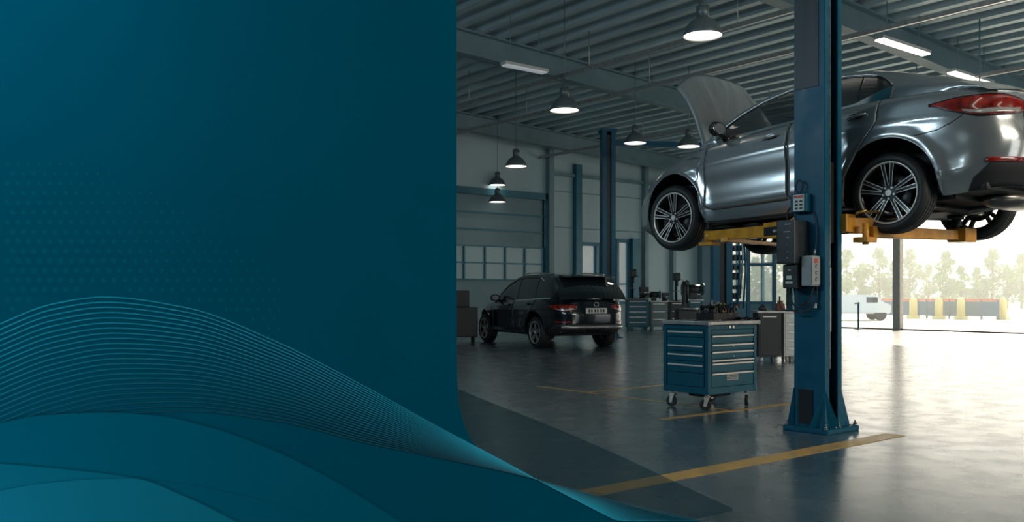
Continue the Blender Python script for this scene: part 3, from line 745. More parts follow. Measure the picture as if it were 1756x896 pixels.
rows = [[Vector((x, y, .245-.03*math.cos(x*9)-.015*math.sin(y*17))) for x in dens(-.6, .6, 30)] for y in dens(.5, 2.2, 24)]
link('heat_shield', grid(B(), rows), M['under'], sil, smooth=True)

# ---- the dark crossover behind
SUVP = dict(W=.95, um=1.25, nf=3.6, nr=4.6, hubs=(0, 2.72), hz=.36, az=.40, R=.45, tr=.365, tw=.24, rr=.25, deckcrown=.05, crown=.05, fwd=curve1([(-.95, -.10), (-.4, -.04), (.3, 0), (1.3, .03), (2.2, .15)]),
    zb=[(-1.0, .42), (-.5, .30), (.4, .29), (2.2, .29), (3.0, .28), (3.6, .34)],
    zs=[(-1.0, 1.10), (-.5, 1.12), (.4, 1.09), (1.3, 1.06), (2.1, 1.03), (2.6, 1.0), (3.1, .92), (3.6, .76)],
    zr=[(-.92, 1.09), (-.82, 1.26), (-.62, 1.49), (-.45, 1.60), (0, 1.65), (.6, 1.68), (1.1, 1.65), (1.5, 1.54), (1.9, 1.32), (2.25, 1.03)],
    vr=[(-.92, .80), (-.5, .70), (.2, .68), (1.2, .69), (1.8, .76), (2.25, .82)],
    wt=[(0, .88), (.08, .94), (.2, .985), (.45, 1.0), (.7, 1.0), (.85, .985), (.94, .95), (1, .90)],
    uf=[(0, 3.4), (.3, 3.55), (.7, 3.5), (1, 3.3)], ur=[(0, -.85), (.25, -.98), (.5, -.99), (.75, -.95), (1, -.90)],
    gu=(-.92, 2.25), wu=(-.45, 1.95), wtop=curve1([(-.5, 1.25), (-.35, 1.40), (-.1, 1.52), (.5, 1.7), (2, 1.7)]), pillars=[(.12, .17), (.98, 1.06)], trimm=M['chrome'], glassm=M['glassdark'],
    screen=(1.3, 2.15), rearglass=(-.84, -.50),
    doors=[('front_door', dens(1.05, 2.15, 24), lambda u: .42), ('rear_door', dens(.05, 1.02, 26), lambda u: .42 if u > .47 else .42+.5*((.47-u)/.42)**.75)],
    tail=dict(u=-.55, v=.42, lo=curve1([(0, .955), (.3, .88), (.6, .84), (1, .90)]), hi=curve1([(0, .965), (.4, .99), (.8, 1.0), (1, .97)])),
    head=(3.0, .42, .84), rearlow=(-.5, .42, .56), reflector=(.80, .56, .60, .63), mirror=(1.85, 1.14), handles=[(1.22, .98), (.25, 1.01)], rearlowmat=M['matteblack'])
X0, Y0 = px(981, d=22.2)
suv = empty('parked_crossover', (X0, Y0, 0), (0, 0, math.radians(-14)), 'glossy black crossover parked on the floor seen from behind, left of the tool cabinet', 'car')
suv.scale = (1.12, 1.18, 1.06)
c2 = build_car(suv, M['navy'], SUVP, sedan=False)
bm = box(B(), -.25, .25, -1.035, -1.02, .80, .92, .004); pl = link('number_plate', bm, M['label'], suv)
for i, x in enumerate((-.19, -.13, -.05, .01, .09, .15)): link('plate_character', box(B(), x, x+.035, -1.038, -1.034, .825, .895), M['ink'], pl)
link('rear_emblem', tube(B(), [(.055*math.cos(t), -1.02, 1.0+.045*math.sin(t)) for t in dens(0, 2*PI*.96, 20)], .008, n=6), M['chrome'], suv)
bm = B(); P_ = [c2.corner(a, .50)+Vector((0, -.02, 0)) for a in dens(c2.phi_v(.72), PI-.03, 14)]; P_ = P_+[Vector((-p.x, p.y, p.z)) for p in P_[::-1]]; tube(bm, P_, .045, n=10); link('skid_plate', bm, M['rail'], suv)
bm = B(); rows = [[Vector((x, y, 1.655+.02*(1-(x/.6)**2)+(y+.5)*.12)) for x in dens(-.58, .58, 10)] for y in dens(-.80, -.42, 4)]; grid(bm, rows); o = link('roof_spoiler', bm, M['navy'], suv, smooth=True); o.modifiers.new('t', 'SOLIDIFY').thickness = .03
for sd in (-1, 1): link('roof_rail', tube(B(), [(sd*.62, u, c2.zr(u)+.05) for u in dens(-.3, 1.1, 14)], .014), M['chrome'], suv)

# ------------------------------------------------------------------ vehicle lifts
def base_bolt(parent, x, y, z=.045):
    bm = B(); cyl(bm, (x, y, z), (x, y, z+.012), .022, n=14); cyl(bm, (x, y, z+.012), (x, y, z+.028), .016, n=6); cyl(bm, (x, y, z+.028), (x, y, z+.05), .008, n=8); link('anchor_bolt', bm, M['rail'], parent)
LX0, LX1, LY0, LY1, LH = 7.47, 7.76, 4.82, 5.15, 5.6
lift = empty('vehicle_lift', (7.62, 4.98, 0), label='tall teal lift post with black motor housing and yellow arms holding the silver car', cat='vehicle lift')
IL = Matrix.Translation((-7.62, -4.98, 0))
def lk(name, bm, m, par=lift, smooth=False):
    if par is lift: bm.transform(IL)
    return link(name, bm, m, par, smooth)
# column: channel open to -Y (towards the camera's right)
bm = B(); t_ = .055
prof = [(LX0, LY0), (LX0+.085, LY0), (LX0+.085, LY0+.02), (LX0+.03, LY0+.03), (LX0+.03, LY1-.03), (LX1-.03, LY1-.03), (LX1-.03, LY0+.02), (LX1-.075, LY0+.02), (LX1-.075, LY0), (LX1, LY0), (LX1, LY1), (LX0, LY1)]
prism(bm, [(a, b_, .045) for a, b_ in prof], (0, 0, LH)); fixn(bm)
bmesh.ops.bevel(bm, geom=[e for e in bm.edges if abs(e.verts[0].co.z-e.verts[1].co.z) > 1], offset=.006, segments=2, affect='EDGES'); lk('column', bm, M['lift'])
lk('channel_liner', box(B(), LX0+.032, LX1-.032, LY0+.10, LY1-.032, .05, LH), M['liftdark'])
lk('guide_rail', box(B(), LX0+.088, LX0+.098, LY0+.001, LY0+.05, .6, LH), M['rail'])
lk('cable_guard', box(B(), LX0+.105, LX0+.120, LY0+.03, LY0+.06, .1, 3.2), M['liftdark'])
lk('height_scale', box(B(), LX0+.100, LX0+.120, LY0+.005, LY0+.010, .95, 1.55), M['greybox'])
lk('top_recess_panel', box(B(), LX0-.006, LX0, LY0+.06, LY1-.02, 3.25, 4.9, .002), M['liftdark'])
lk('lower_recess_panel', box(B(), LX0-.007, LX0, LY0+.12, LY1-.05, .07, .40, .002), M['liftdark'])
bm = B(); prism(bm, [(7.40, 4.77, 0), (7.42, 4.75, 0), (7.94, 4.75, 0), (7.96, 4.77, 0), (7.96, 5.22, 0), (7.94, 5.24, 0), (7.42, 5.24, 0), (7.40, 5.22, 0)], (0, 0, .045)); fixn(bm); bmesh.ops.bevel(bm, geom=list(bm.edges), offset=.006, segments=1, affect='EDGES'); lk('base_plate', bm, M['lift'])
def gus(a, b_, th, hgt=.34, wid=.08):
    """a = foot at the column, b_ = outward unit, th = thickness direction"""
    a, b_, th = Vector(a), Vector(b_), Vector(th)
    P_ = [a, a+b_*wid, a+b_*wid+Vector((0, 0, .03)), a+b_*.012+Vector((0, 0, hgt)), a+Vector((0, 0, hgt))]
    bm = prism(B(), [p-th*.006 for p in P_], th*.012); fixn(bm); lk('gusset', bm, M['lift'])
gus((LX0, LY1-.008, .045), (-.35, .6, 0), (1, .3, 0), .36, .09); pass
bm = prism(B(), [(7.405, 4.935, .045), (7.61, 4.757, .045), (7.605, 4.757, .08), (7.474, 4.812, .40), (7.462, 4.822, .40), (7.405, 4.93, .08)], (.009, .009, 0)); fixn(bm); lk('gusset', bm, M['lift'])
gus((LX1-.006, LY0+.02, .045), (1, 0, 0), (0, 1, 0), .36, .15)
for x, y in ((7.435, 4.785), (7.925, 4.785), (7.435, 5.20), (7.925, 5.205), (7.66, 4.79), (7.60, 4.79)): base_bolt(lift, x-7.62, y-4.98)
# carriage and arms
lk('carriage', box(B(), LX0+.11, LX1+.06, LY0+.035, LY1-.04, 1.78, 2.55, .01), M['liftdark'])
bm = B(); box(bm, LX1-.02, LX1+.14, LY0-.06, LY1+.10, 1.89, 2.06, .01); lk('carriage_head', bm, M['yellow'])
def arm(name, p0, p1, w0, w1, h0, h1, zt, mt=M['yellow'], side='c'):
    p0, p1 = Vector((*p0, 0)), Vector((*p1, 0)); d = (p1-p0).normalized(); n = Vector((-d.y, d.x, 0))
    bm = B(); z0, z1 = zt, zt
    P_ = [p0+n*w0/2+Vector((0, 0, z0)), p0-n*w0/2+Vector((0, 0, z0)), p1-n*w1/2+Vector((0, 0, z1)), p1+n*w1/2+Vector((0, 0, z1))]
    Q = [P_[0]-Vector((0, 0, h0)), P_[1]-Vector((0, 0, h0)), P_[2]-Vector((0, 0, h1)), P_[3]-Vector((0, 0, h1))]
    v = [bm.verts.new(p) for p in P_+Q]
    for f in ((0, 1, 2, 3), (7, 6, 5, 4), (0, 4, 5, 1), (1, 5, 6, 2), (2, 6, 7, 3), (3, 7, 4, 0)): bm.faces.new([v[i] for i in f])
    fixn(bm); bmesh.ops.bevel(bm, geom=list(bm.edges), offset=.006, segments=1, affect='EDGES'); return lk(name, bm, mt)
ZA = 2.03
a1 = arm('front_arm', (7.80, 5.05), (8.02, 5.85), .15, .13, .19, .16, ZA+.02)
a1b = arm('arm_extension', (7.97, 5.60), (8.22, 6.78), .115, .10, .13, .11, ZA-.005)
bm = B(); cyl(bm, (8.22, 6.80, 1.90), (8.22, 6.80, 2.03), .06, n=18); box(bm, 8.15, 8.30, 6.70, 6.90, 1.86, 1.90, .006); lk('arm_pivot', bm, M['yellow'])
bm = B(); cyl(bm, (8.22, 6.80, 2.03), (8.22, 6.80, 2.12), .035, n=14); cyl(bm, (8.22, 6.80, 2.12), (8.22, 6.80, 2.15), .07, n=18); lk('lift_pad', bm, M['rubber'])
# gusset step near the carriage and label plate on the front arm
d = Vector((.22, .80, 0)).normalized(); n = Vector((-d.y, d.x, 0)); q0 = Vector((7.80, 5.05, 0))
bm = prism(B(), [q0+n*.078+d*0+Vector((0, 0, ZA+.01)), q0+n*.078+d*.42+Vector((0, 0, ZA+.01)), q0+n*.078+d*.20+Vector((0, 0, ZA+.09)), q0+n*.078+Vector((0, 0, ZA+.10))], -n*.012); fixn(bm); lk('arm_rib', bm, M['yellow'])
d2 = Vector((.25, 1.18, 0)).normalized(); n2_ = Vector((-d2.y, d2.x, 0)); q1 = Vector((7.97, 5.60, 0))
def onarm(s0, s1, z0, z1, off, name, m_, par=lift):
    A = q0+d*s0+n*(.0755-.0119*s0*.5+off); D_ = q0+d*s1+n*(.0755-.0119*s1*.5+off)
    bm = prism(B(), [Vector((A.x, A.y, z0)), Vector((D_.x, D_.y, z0)), Vector((D_.x, D_.y, z1)), Vector((A.x, A.y, z1))], -n*.003); fixn(bm); return lk(name, bm, m_, par)
onarm(.26, .80, ZA-.12, ZA-.03, .004, 'arm_label', M['blackplastic'])
s_ = .34
for i, wd in enumerate((.03, .022, .028, .012, .03, .026, .03, .022, .028)):
    onarm(s_, s_+wd, ZA-.088, ZA-.062, .0055, 'label_print', M['alu']); s_ += wd+.010
arm('cross_arm', (8.05, 6.45), (9.6, 6.75), .09, .07, .05, .04, 1.93)
# rear arm, running back under the sill towards the rear axle
arm('rear_arm', (7.86, 4.86), (8.35, 4.62), .16, .14, .15, .14, ZA-.0)
arm('arm_extension', (8.02, 4.70), (9.34, 4.42), .12, .11, .11, .10, 1.95)
bm = B(); cyl(bm, (9.22, 4.45, 1.94), (9.22, 4.45, 2.06), .04, n=14); cyl(bm, (9.22, 4.45, 2.06), (9.22, 4.45, 2.09), .08, n=18); lk('lift_pad', bm, M['rubber'])
bm = B(); box(bm, 9.18, 9.42, 4.33, 4.52, 1.83, 1.97, .01); lk('arm_end_block', bm, M['yellow'])
bm = B(); box(bm, 7.83, 8.0, 4.60, 4.75, 1.79, 1.84, .006); cyl(bm, (7.9, 4.66, 1.77), (7.9, 4.66, 1.97), .03, n=12); lk('arm_pivot', bm, M['yellow'])
lk('restraint_gear', tube(B(), [(7.80, 4.70, 2.06), (7.86, 4.64, 2.09), (7.94, 4.66, 2.07), (8.02, 4.62, 2.09), (8.1, 4.64, 2.06)], .014), M['brass'])
# motor housing etc. on the -X face
mh = lk('motor_housing', box(B(), 7.237, 7.468, 4.985, 5.185, 1.585, 1.995, .012), M['blackplastic'])
bm = B()
for z, a, b_ in ((1.955, 5.02, 5.09), (1.885, 5.03, 5.10), (1.83, 5.04, 5.07), (1.76, 5.05, 5.07), (1.70, 5.05, 5.065), (1.64, 5.05, 5.07)): box(bm, 7.233, 7.2375, a, b_, z-.003, z+.003)
lk('housing_marks', bm, M['rail'])
lb = lk('capacitor_box', box(B(), 7.29, 7.466, 5.0, 5.15, 1.355, 1.58, .010), M['blackplastic'])
bm = B(); box(bm, 7.286, 7.291, 5.05, 5.105, 1.44, 1.475); box(bm, 7.286, 7.291, 5.04, 5.115, 1.40, 1.42); box(bm, 7.286, 7.291, 5.06, 5.09, 1.525, 1.532); lk('rating_label', bm, M['label'])
lk('switch_box', box(B(), 7.33, 7.468, 4.865, 4.975, 1.375, 1.66, .012), M['greybox'])
lk('switch_cover', box(B(), 7.333, 7.46, 4.858, 4.866, 1.39, 1.645, .003), M['greybox'])
bm = B(); box(bm, 7.37, 7.42, 4.856, 4.8585, 1.59, 1.63); lk('warning_label', bm, M['red'])
bm = B()
for z in (1.56, 1.50, 1.44):
    tube(bm, [(7.395+.014*math.cos(t), 4.857, z+.014*math.sin(t)) for t in dens(.5, 5.5, 8)], .0025, n=5)
lk('printed_symbols', bm, M['ink'])
lk('limit_switch_box', box(B(), 7.39, 7.468, 4.96, 5.135, 2.075, 2.25, .010), M['lift'])
lk('instruction_label', box(B(), 7.386, 7.3905, 4.985, 5.10, 2.085, 2.24), M['label'])
lk('label_header', box(B(), 7.384, 7.3862, 4.99, 5.095, 2.21, 2.232), M['red'])
bm = B()
for i in range(3):
    for j in range(2): box(bm, 7.3845, 7.3862, 5.0+j*.05, 5.03+j*.05, 2.10+i*.034, 2.118+i*.034)
lk('label_print', bm, M['ink'])
def cable(pts, r=.007, m_=M['rubber'], nm='cable'):
    P_ = [Vector(p) for p in pts]; out = []
    for i in range(len(P_)-1):
        a, b_, c_, d_ = P_[max(0, i-1)], P_[i], P_[i+1], P_[min(len(P_)-1, i+2)]
        for k in range(8):
            t = k/8; out.append(.5*((2*b_)+(-a+c_)*t+(2*a-5*b_+4*c_-d_)*t*t+(-a+3*b_-3*c_+d_)*t**3))
    lk(nm, tube(B(), out+[P_[-1]], r), m_)
cable([(7.34, 5.10, 1.36), (7.34, 5.09, 1.24), (7.36, 5.02, 1.17), (7.40, 4.94, 1.22), (7.42, 4.90, 1.38)], .009)
cable([(7.33, 5.12, 1.36), (7.33, 5.11, 1.20), (7.35, 5.03, 1.13), (7.40, 4.93, 1.16), (7.44, 4.885, 1.26), (7.44, 4.88, 1.38)], .008)
cable([(7.36, 5.07, 1.36), (7.36, 5.05, 1.25), (7.39, 5.0, 1.20), (7.42, 4.97, 1.24)], .007)
cable([(7.30, 5.19, 1.28), (7.30, 5.185, 1.20), (7.31, 5.15, 1.15), (7.34, 5.08, 1.145), (7.37, 5.03, 1.15)], .007)
cable([(7.42, 4.90, 1.66), (7.44, 4.89, 1.80), (7.45, 4.895, 1.95), (7.45, 4.93, 2.08)], .005)
cable([(7.42, 5.06, 2.25), (7.41, 5.09, 2.31), (7.42, 5.06, 2.38), (7.43, 5.02, 2.33), (7.42, 5.05, 2.25)], .008)
cable([(7.40, 5.17, 1.99), (7.40, 5.175, 2.07), (7.42, 5.16, 2.12), (7.46, 5.13, 2.13)], .009)
lk('cable_tag', box(B(), 7.425, 7.43, 4.875, 4.91, 1.17, 1.215), M['label'])
lk('cable_joint', tube(B(), [(7.425, 4.90, 1.66), (7.43, 4.895, 1.72)], .011), M['rail'])

def simple_lift(pos, rz, label, h=6.1):
    r = empty('vehicle_lift', (*pos, 0), (0, 0, rz), label, 'vehicle lift')
    bm = B(); prof = [(-.2, -.18), (-.07, -.18), (-.07, -.14), (-.15, -.14), (-.15, .13), (.15, .13), (.15, -.14), (.07, -.14), (.07, -.18), (.2, -.18), (.2, .18), (-.2, .18)]
    prism(bm, [(a, b_, .03) for a, b_ in prof], (0, 0, h)); fixn(bm); link('column', bm, M['lift'], r)
    link('channel_liner', box(B(), -.148, .148, -.10, .128, .04, h-.05), M['liftdark'], r)
    link('base_plate', box(B(), -.38, .38, -.34, .34, 0, .03), M['lift'], r)
    for sx_ in (-1, 1):
        bm = prism(B(), [(sx_*.2, -.01, .03), (sx_*.36, -.01, .03), (sx_*.21, -.01, .40), (sx_*.2, -.01, .40)], (0, .02, 0)); fixn(bm); link('gusset', bm, M['lift'], r)
    link('column_cap', box(B(), -.24, .24, -.22, .22, h+.03, h+.12), M['lift'], r)
    return r
X0, Y0 = px(1042, d=27.0)
l2 = simple_lift((X0, Y0), math.radians(-30), 'tall teal lift post standing behind the black crossover')
bm = B(); box(bm, .2, 7.2, -.06, .06, 5.75, 5.9); link('overhead_beam', bm, M['lift'], l2)
X0, Y0 = px(1237, d=19.0)
l3 = simple_lift((X0, Y0), math.radians(-40), 'teal lift post standing behind the tool cabinet, with cables and tools', h=4.1)
bm = B(); random.seed(3)
for k in range(9):
    z = 1.0+k*.2; box(bm, .22, .22+random.uniform(.1, .22), -.2, -.05, z, z+random.uniform(.08, .16), .01)
link('hose_rack', bm, M['charcoal'], l3)
for k, (x, z0) in enumerate(((.30, 1.1), (.36, 1.3), (.42, 1.0))):
    link('hose', tube(B(), [(x, -.24, z0+1.5), (x+.03, -.26, z0+.8), (x-.02, -.25, z0)], .022), M['rail'] if k == 1 else M['lift'], l3)
# teal hose cabinet behind the cabinet trolley
X0, Y0 = px(1283, d=21.5)
hc = empty('glazed_booth', (X0, Y0, 0), (0, 0, math.radians(-38)), 'narrow teal framed glass booth behind the tool cabinet', 'booth')
bm = B()
for x in (-.62, .0, .62): box(bm, x-.04, x+.04, -.04, .04, 0, 3.0)
for z in (.03, 1.1, 2.0, 2.97): box(bm, -.62, .62, -.035, .035, z-.03, z+.03)
link('frame', bm, M['lift'], hc); link('lower_panel', box(B(), -.58, .58, -.01, .01, .06, 1.07), M['bench'], hc); link('glass', box(B(), -.58, .58, -.005, .005, 1.13, 2.94), M['window'], hc)

# ------------------------------------------------------------------ tool cabinet
tcx0, tcx1, tcy0, tcy1 = 7.84, 8.70, 6.50, 7.16
tcab = empty('tool_cabinet', (8.27, 6.83, 0), label='teal rolling tool cabinet with many drawers and steel top, in front of the lift post', cat='tool cabinet')
IC = Matrix.Translation((-8.27, -6.83, 0))
def tk(name, bm, m_, par=tcab, smooth=False):
    bm.transform(IC) if par is tcab or True else None
    return link(name, bm, m_, par, smooth)
bm = B(); z0, z1 = .185, .955
box(bm, tcx0+.02, tcx1-.02, tcy0+.02, tcy1-.02, z0+.01, z1)
for x in (tcx0, tcx1-.05):
    for y in (tcy0, tcy1-.05): box(bm, x, x+.05, y, y+.05, z0, z1, .006)
box(bm, tcx0+.004, tcx1-.004, tcy0+.004, tcy1-.004, z0, z0+.075, .004); box(bm, tcx0+.004, tcx1-.004, tcy0+.004, tcy1-.004, z1-.05, z1, .004)
tk('cabinet_body', bm, M['cabinet'])
tk('worktop', box(B(), tcx0-.03, tcx1+.03, tcy0-.03, tcy1+.03, .958, 1.0, .006), M['steeltop'])
for x in (tcx0-.032, tcx1-.012):
    for y in (tcy0-.032, tcy1-.012): tk('corner_cap', box(B(), x, x+.044, y, y+.044, .955, 1.002, .004), M['rail'])
# drawers on the -Y side (right face in view)
zf = [.905, .81, .73, .65, .535+.03, .435, .265]
hts = [(.855, .90), (.755, .845), (.675, .745), (.58, .665), (.545, .572), (.435, .535), (.265, .425)]
for i, (a, b_) in enumerate(hts):
    dr_ = tk('drawer', box(B(), tcx0+.06, tcx1-.06, tcy0+.002, tcy0+.03, a, b_, .004), M['cabinet'])
    if i in (0,): continue
    bm = B(); hb = b_-.018; box(bm, tcx0+.065, tcx1-.065, tcy0-.014, tcy0+.004, hb-.006, hb+.012, .004); tk('drawer_handle', bm, M['alu'], dr_)
# second bank on the -X side
for i, (a, b_) in enumerate(((.82, .90), (.655, .81), (.55, .645), (.42, .54), (.265, .41))):
    dr_ = tk('drawer', box(B(), tcx0+.002, tcx0+.03, tcy0+.06, tcy1-.06, a, b_, .004), M['cabinet'])
    if i < 4:
        hb = {0: .872, 1: .715, 2: .615, 3: .50}[i]
        bm = B(); box(bm, tcx0-.014, tcx0+.004, tcy0+.075, tcy1-.075, hb-.009, hb+.009, .004); tk('drawer_handle', bm, M['alu'], dr_)
for x in (8.215, 8.275): 
    bm = B(); cyl(bm, (x, tcy0-.006, .93), (x, tcy0+.004, .93), .017, n=14); tk('lock', bm, M['alu'])
for x, z in ((8.28, .715), (8.29, .60)):
    bm = B(); cyl(bm, (x, tcy0-.004, z), (x, tcy0+.004, z), .007, n=10); tk('lock', bm, M['alu'])
bd = tk('badge', box(B(), 8.16, 8.36, tcy0-.003, tcy0+.003, .33, .40, .002), M['rail'])
bm = B()
for i in range(3): box(bm, 8.18, 8.34, tcy0-.0045, tcy0-.003, .343+i*.018, .349+i*.018)
tk('badge_print', bm, M['ink'], bd)
def caster(x, y, rz):
    r_ = bpy.data.objects.new('caster', None); C.objects.link(r_); r_.parent = tcab; r_.location = (x-8.27, y-6.83, 0); r_.rotation_euler = (0, 0, rz); r_.empty_display_size = .05
    bm = B(); cyl(bm, (-.018, .02, .065), (.018, .02, .065), .062, n=28); bmesh.ops.bevel(bm, geom=[e for e in bm.edges if len(e.link_faces) == 2 and e.calc_face_angle() > 1], offset=.006, segments=2, affect='EDGES'); link('caster_wheel', bm, M['rubber'], r_)
    bm = B(); cyl(bm, (-.021, .02, .065), (.021, .02, .065), .022, n=14); link('caster_hub', bm, M['alu'], r_)
    bm = B()
    for sx_ in (-.026, .026): prism(bm, [(sx_, .035, .055), (sx_, .005, .055), (sx_, -.03, .155), (sx_, .03, .155)], (.003, 0, 0))
    box(bm, -.03, .03, -.035, .035, .155, .162); cyl(bm, (0, 0, .16), (0, 0, .187), .022, n=14); fixn(bm); link('caster_fork', bm, M['alu'], r_)
caster(7.92, 6.58, .6); caster(8.62, 6.58, -.9); caster(7.92, 7.08, .2); caster(8.62, 7.08, 1.3)
tk('drip_tray', box(B(), 8.08, 8.5, 6.7, 7.0, .12, .185, .03), M['ink'])

# engine part heaped on the cabinet: housing, ribs, fittings and hoses
eng = empty('engine_part', (8.38, 6.82, 1.002), label='black greasy engine part with metal fittings lying on the tool cabinet', cat='engine part'); eng.scale = (.9, .85, 1.35)
bm = B(); random.seed(11)
def blob(bm, x, y, z, sx_, sy, sz, jit=.25):
    t = bmesh.new(); bmesh.ops.create_icosphere(t, subdivisions=2, radius=1)
    for v in t.verts: v.co = Vector((v.co.x*sx_, v.co.y*sy, v.co.z*sz))*(1+random.uniform(-jit, jit)*.5)+Vector((x, y, z))
    merge(bm, t)
prism(bm, [(-.26, -.17, 0), (.24, -.18, 0), (.27, .15, 0), (-.2, .18, 0)], (0, 0, .06)); fixn(bm)
box(bm, -.20, .19, -.14, .12, .05, .105, .02)
for k in range(26): blob(bm, random.uniform(-.20, .2), random.uniform(-.14, .12), random.uniform(.05, .115), random.uniform(.02, .055), random.uniform(.02, .05), random.uniform(.015, .04))
for k in range(7): box(bm, -.19+k*.056, -.165+k*.056, -.17, -.13, .0, .09, .004)
link('engine_casting', bm, M['engine'], eng)
for k in range(4):
    a = B(); x, y = (-.13, -.02, .06, .0)[k], (-.05, -.03, .02, .07)[k]; r = (.05, .042, .036, .04)[k]
    cyl(a, (x, y, .10), (x, y, .125+.01*k), r, r*.9, n=20); cyl(a, (x, y, .12), (x, y, .14+.01*k), r*.45, n=12); link('pulley', a, M['enginelight'], eng)
for k in range(5):
    P_ = [(random.uniform(-.22, .22), random.uniform(-.16, .1), .07)]
    for j in range(4): P_.append((P_[-1][0]+random.uniform(-.07, .07), P_[-1][1]+random.uniform(-.05, .05), random.uniform(.09, .15)))
    link('hose', tube(B(), P_, .009, n=6), M['rubber'], eng)
for k in range(14):
    x, y, z = random.uniform(-.22, .22), random.uniform(-.19, -.08), random.uniform(.03, .13)
    a = B(); cyl(a, (x, y, z), (x+random.uniform(-.02, .02), y-.02, z+.01), random.uniform(.006, .014), n=8); link('fitting', a, M['brass'] if k % 3 == 0 else M['enginelight'], eng)
# loose spanners and a shop rag beside it
for i, (x, y, r, lab) in enumerate(((7.98, 6.76, .4, 'steel spanner lying near the left corner of the tool cabinet top'), (8.06, 6.98, 1.2, 'steel spanner lying behind the others next to the engine part'), (8.10, 6.62, .1, 'steel spanner lying nearest the front edge of the tool cabinet top'))):
    bm = B(); box(bm, -.07, .07, -.008, .008, 0, .008, .002); cyl(bm, (-.08, 0, 0), (-.08, 0, .01), .018, n=12)
    prism(bm, [(.065, -.012, 0), (.085, -.02, 0), (.105, -.016, 0), (.09, -.006, 0), (.09, .006, 0), (.105, .016, 0), (.085, .02, 0), (.065, .012, 0)], (0, 0, .010)); fixn(bm)
    o = link('spanner', bm, M['enginelight'] if i else M['engine']); o.location = (x, y, 1.0005); o.rotation_euler = (0, 0, r); setp(o, lab, 'spanner', 'spanners on the cabinet')
bm = B(); rows = [[Vector((x, y, .012+.012*math.sin(x*40+y*23)+.006*math.sin(y*70))) for x in dens(-.14, .14, 20)] for y in dens(-.09, .09, 14)]; grid(bm, rows)
o = link('shop_rag', bm, M['matteblack'], smooth=True); o.location = (8.60, 6.555, 1.010); o.modifiers.new('t', 'SOLIDIFY').thickness = .003; setp(o, 'dark crumpled rag at the right end of the tool cabinet top', 'rag')

# ------------------------------------------------------------------ benches and machines along the rear
def unit(name, p, d, wd, dp, h, m_, label, cat, rows_=4, colsn=1, feet=True, top=M['steeltop'], rz=-.66, wheels=False):
    X, Y = px(p, d=d); r = empty(name, (X, Y, 0), (0, 0, rz), label, cat)
    z0 = .1
    link('cabinet_body', box(B(), -wd/2, wd/2, -dp/2, dp/2, z0, h-.04, .008), m_, r); link('worktop', box(B(), -wd/2-.03, wd/2+.03, -dp/2-.03, dp/2+.03, h-.04, h, .006), top, r)
    for k in range(colsn):
        for j in range(rows_):
            x0 = -wd/2+.03+k*(wd-.06)/colsn; x1 = x0+(wd-.06)/colsn-.02; zh = (h-.04-z0-.06)/rows_; za = z0+.03+j*zh
            dr_ = link('drawer', box(B(), x0, x1, -dp/2-.012, -dp/2+.004, za, za+zh-.015, .004), m_, r)
            link('drawer_handle', box(B(), x0+.05, x1-.05, -dp/2-.03, -dp/2-.010, za+zh-.05, za+zh-.03), M['alu'], dr_)
    for x in (-wd/2+.08, wd/2-.08):
        for y in (-dp/2+.08, dp/2-.08):
            if wheels:
                bm = B(); cyl(bm, (x-.02, y, .05), (x+.02, y, .05), .05, n=16); link('caster', bm, M['white'], r)
            else: link('foot', box(B(), x-.03, x+.03, y-.03, y+.03, 0, z0+.005), m_, r)
    return r
unit('bench_cabinet', 1092, 33, .78, .6, 1.15, M['bench'], 'blue drawer cabinet under the rear window beside the crossover tail', 'cabinet', 5)
unit('bench_cabinet', 1128, 33.5, .62, .6, 1.05, M['benchgrey'], 'grey drawer cabinet second from the crossover along the rear wall', 'cabinet', 3)
unit('bench_cabinet', 1160, 34.5, .58, .6, 1.05, M['charcoal'], 'dark cabinet third from the crossover along the rear wall', 'cabinet', 3)
unit('bench_cabinet', 1190, 35, .55, .6, 1.1, M['bench'], 'blue cabinet at the far right end of the rear wall run', 'cabinet', 4)
r = unit('roll_cabinet', 1315, 17.5, .44, .4, .98, M['charcoal'], 'low black cabinet behind the tool cabinet and left of the lift post', 'cabinet', 1, wheels=True)
unit('roll_cabinet', 1352, 17.6, .30, .4, .98, M['white'], 'white drawer unit between the black cabinet and the lift post', 'drawer unit', 5, wheels=True, top=M['white'])
X0, Y0 = px(1308, d=17.5); bm = B(); lathe(bm, [(.0, 0), (.075, 0), (.08, .05), (.05, .09), (.03, .10), (.03, .12), (0, .125)], n=20); o = link('oil_can', bm, M['charcoal'], loc=(X0, Y0, .98)); setp(o, 'small dark can on top of the black cabinet', 'can')
X0, Y0 = px(1338, d=17.5); bm = B(); lathe(bm, [(.0, 0), (.09, 0), (.10, .03), (.085, .12), (.05, .16), (.06, .19), (0, .20)], n=20); M['rust'] = mat('reddish_brown_pot', (.16, .06, .035), .5); o = link('jar', bm, M['rust'], loc=(X0, Y0, .98)); setp(o, 'reddish brown jar on the white drawer unit', 'jar')
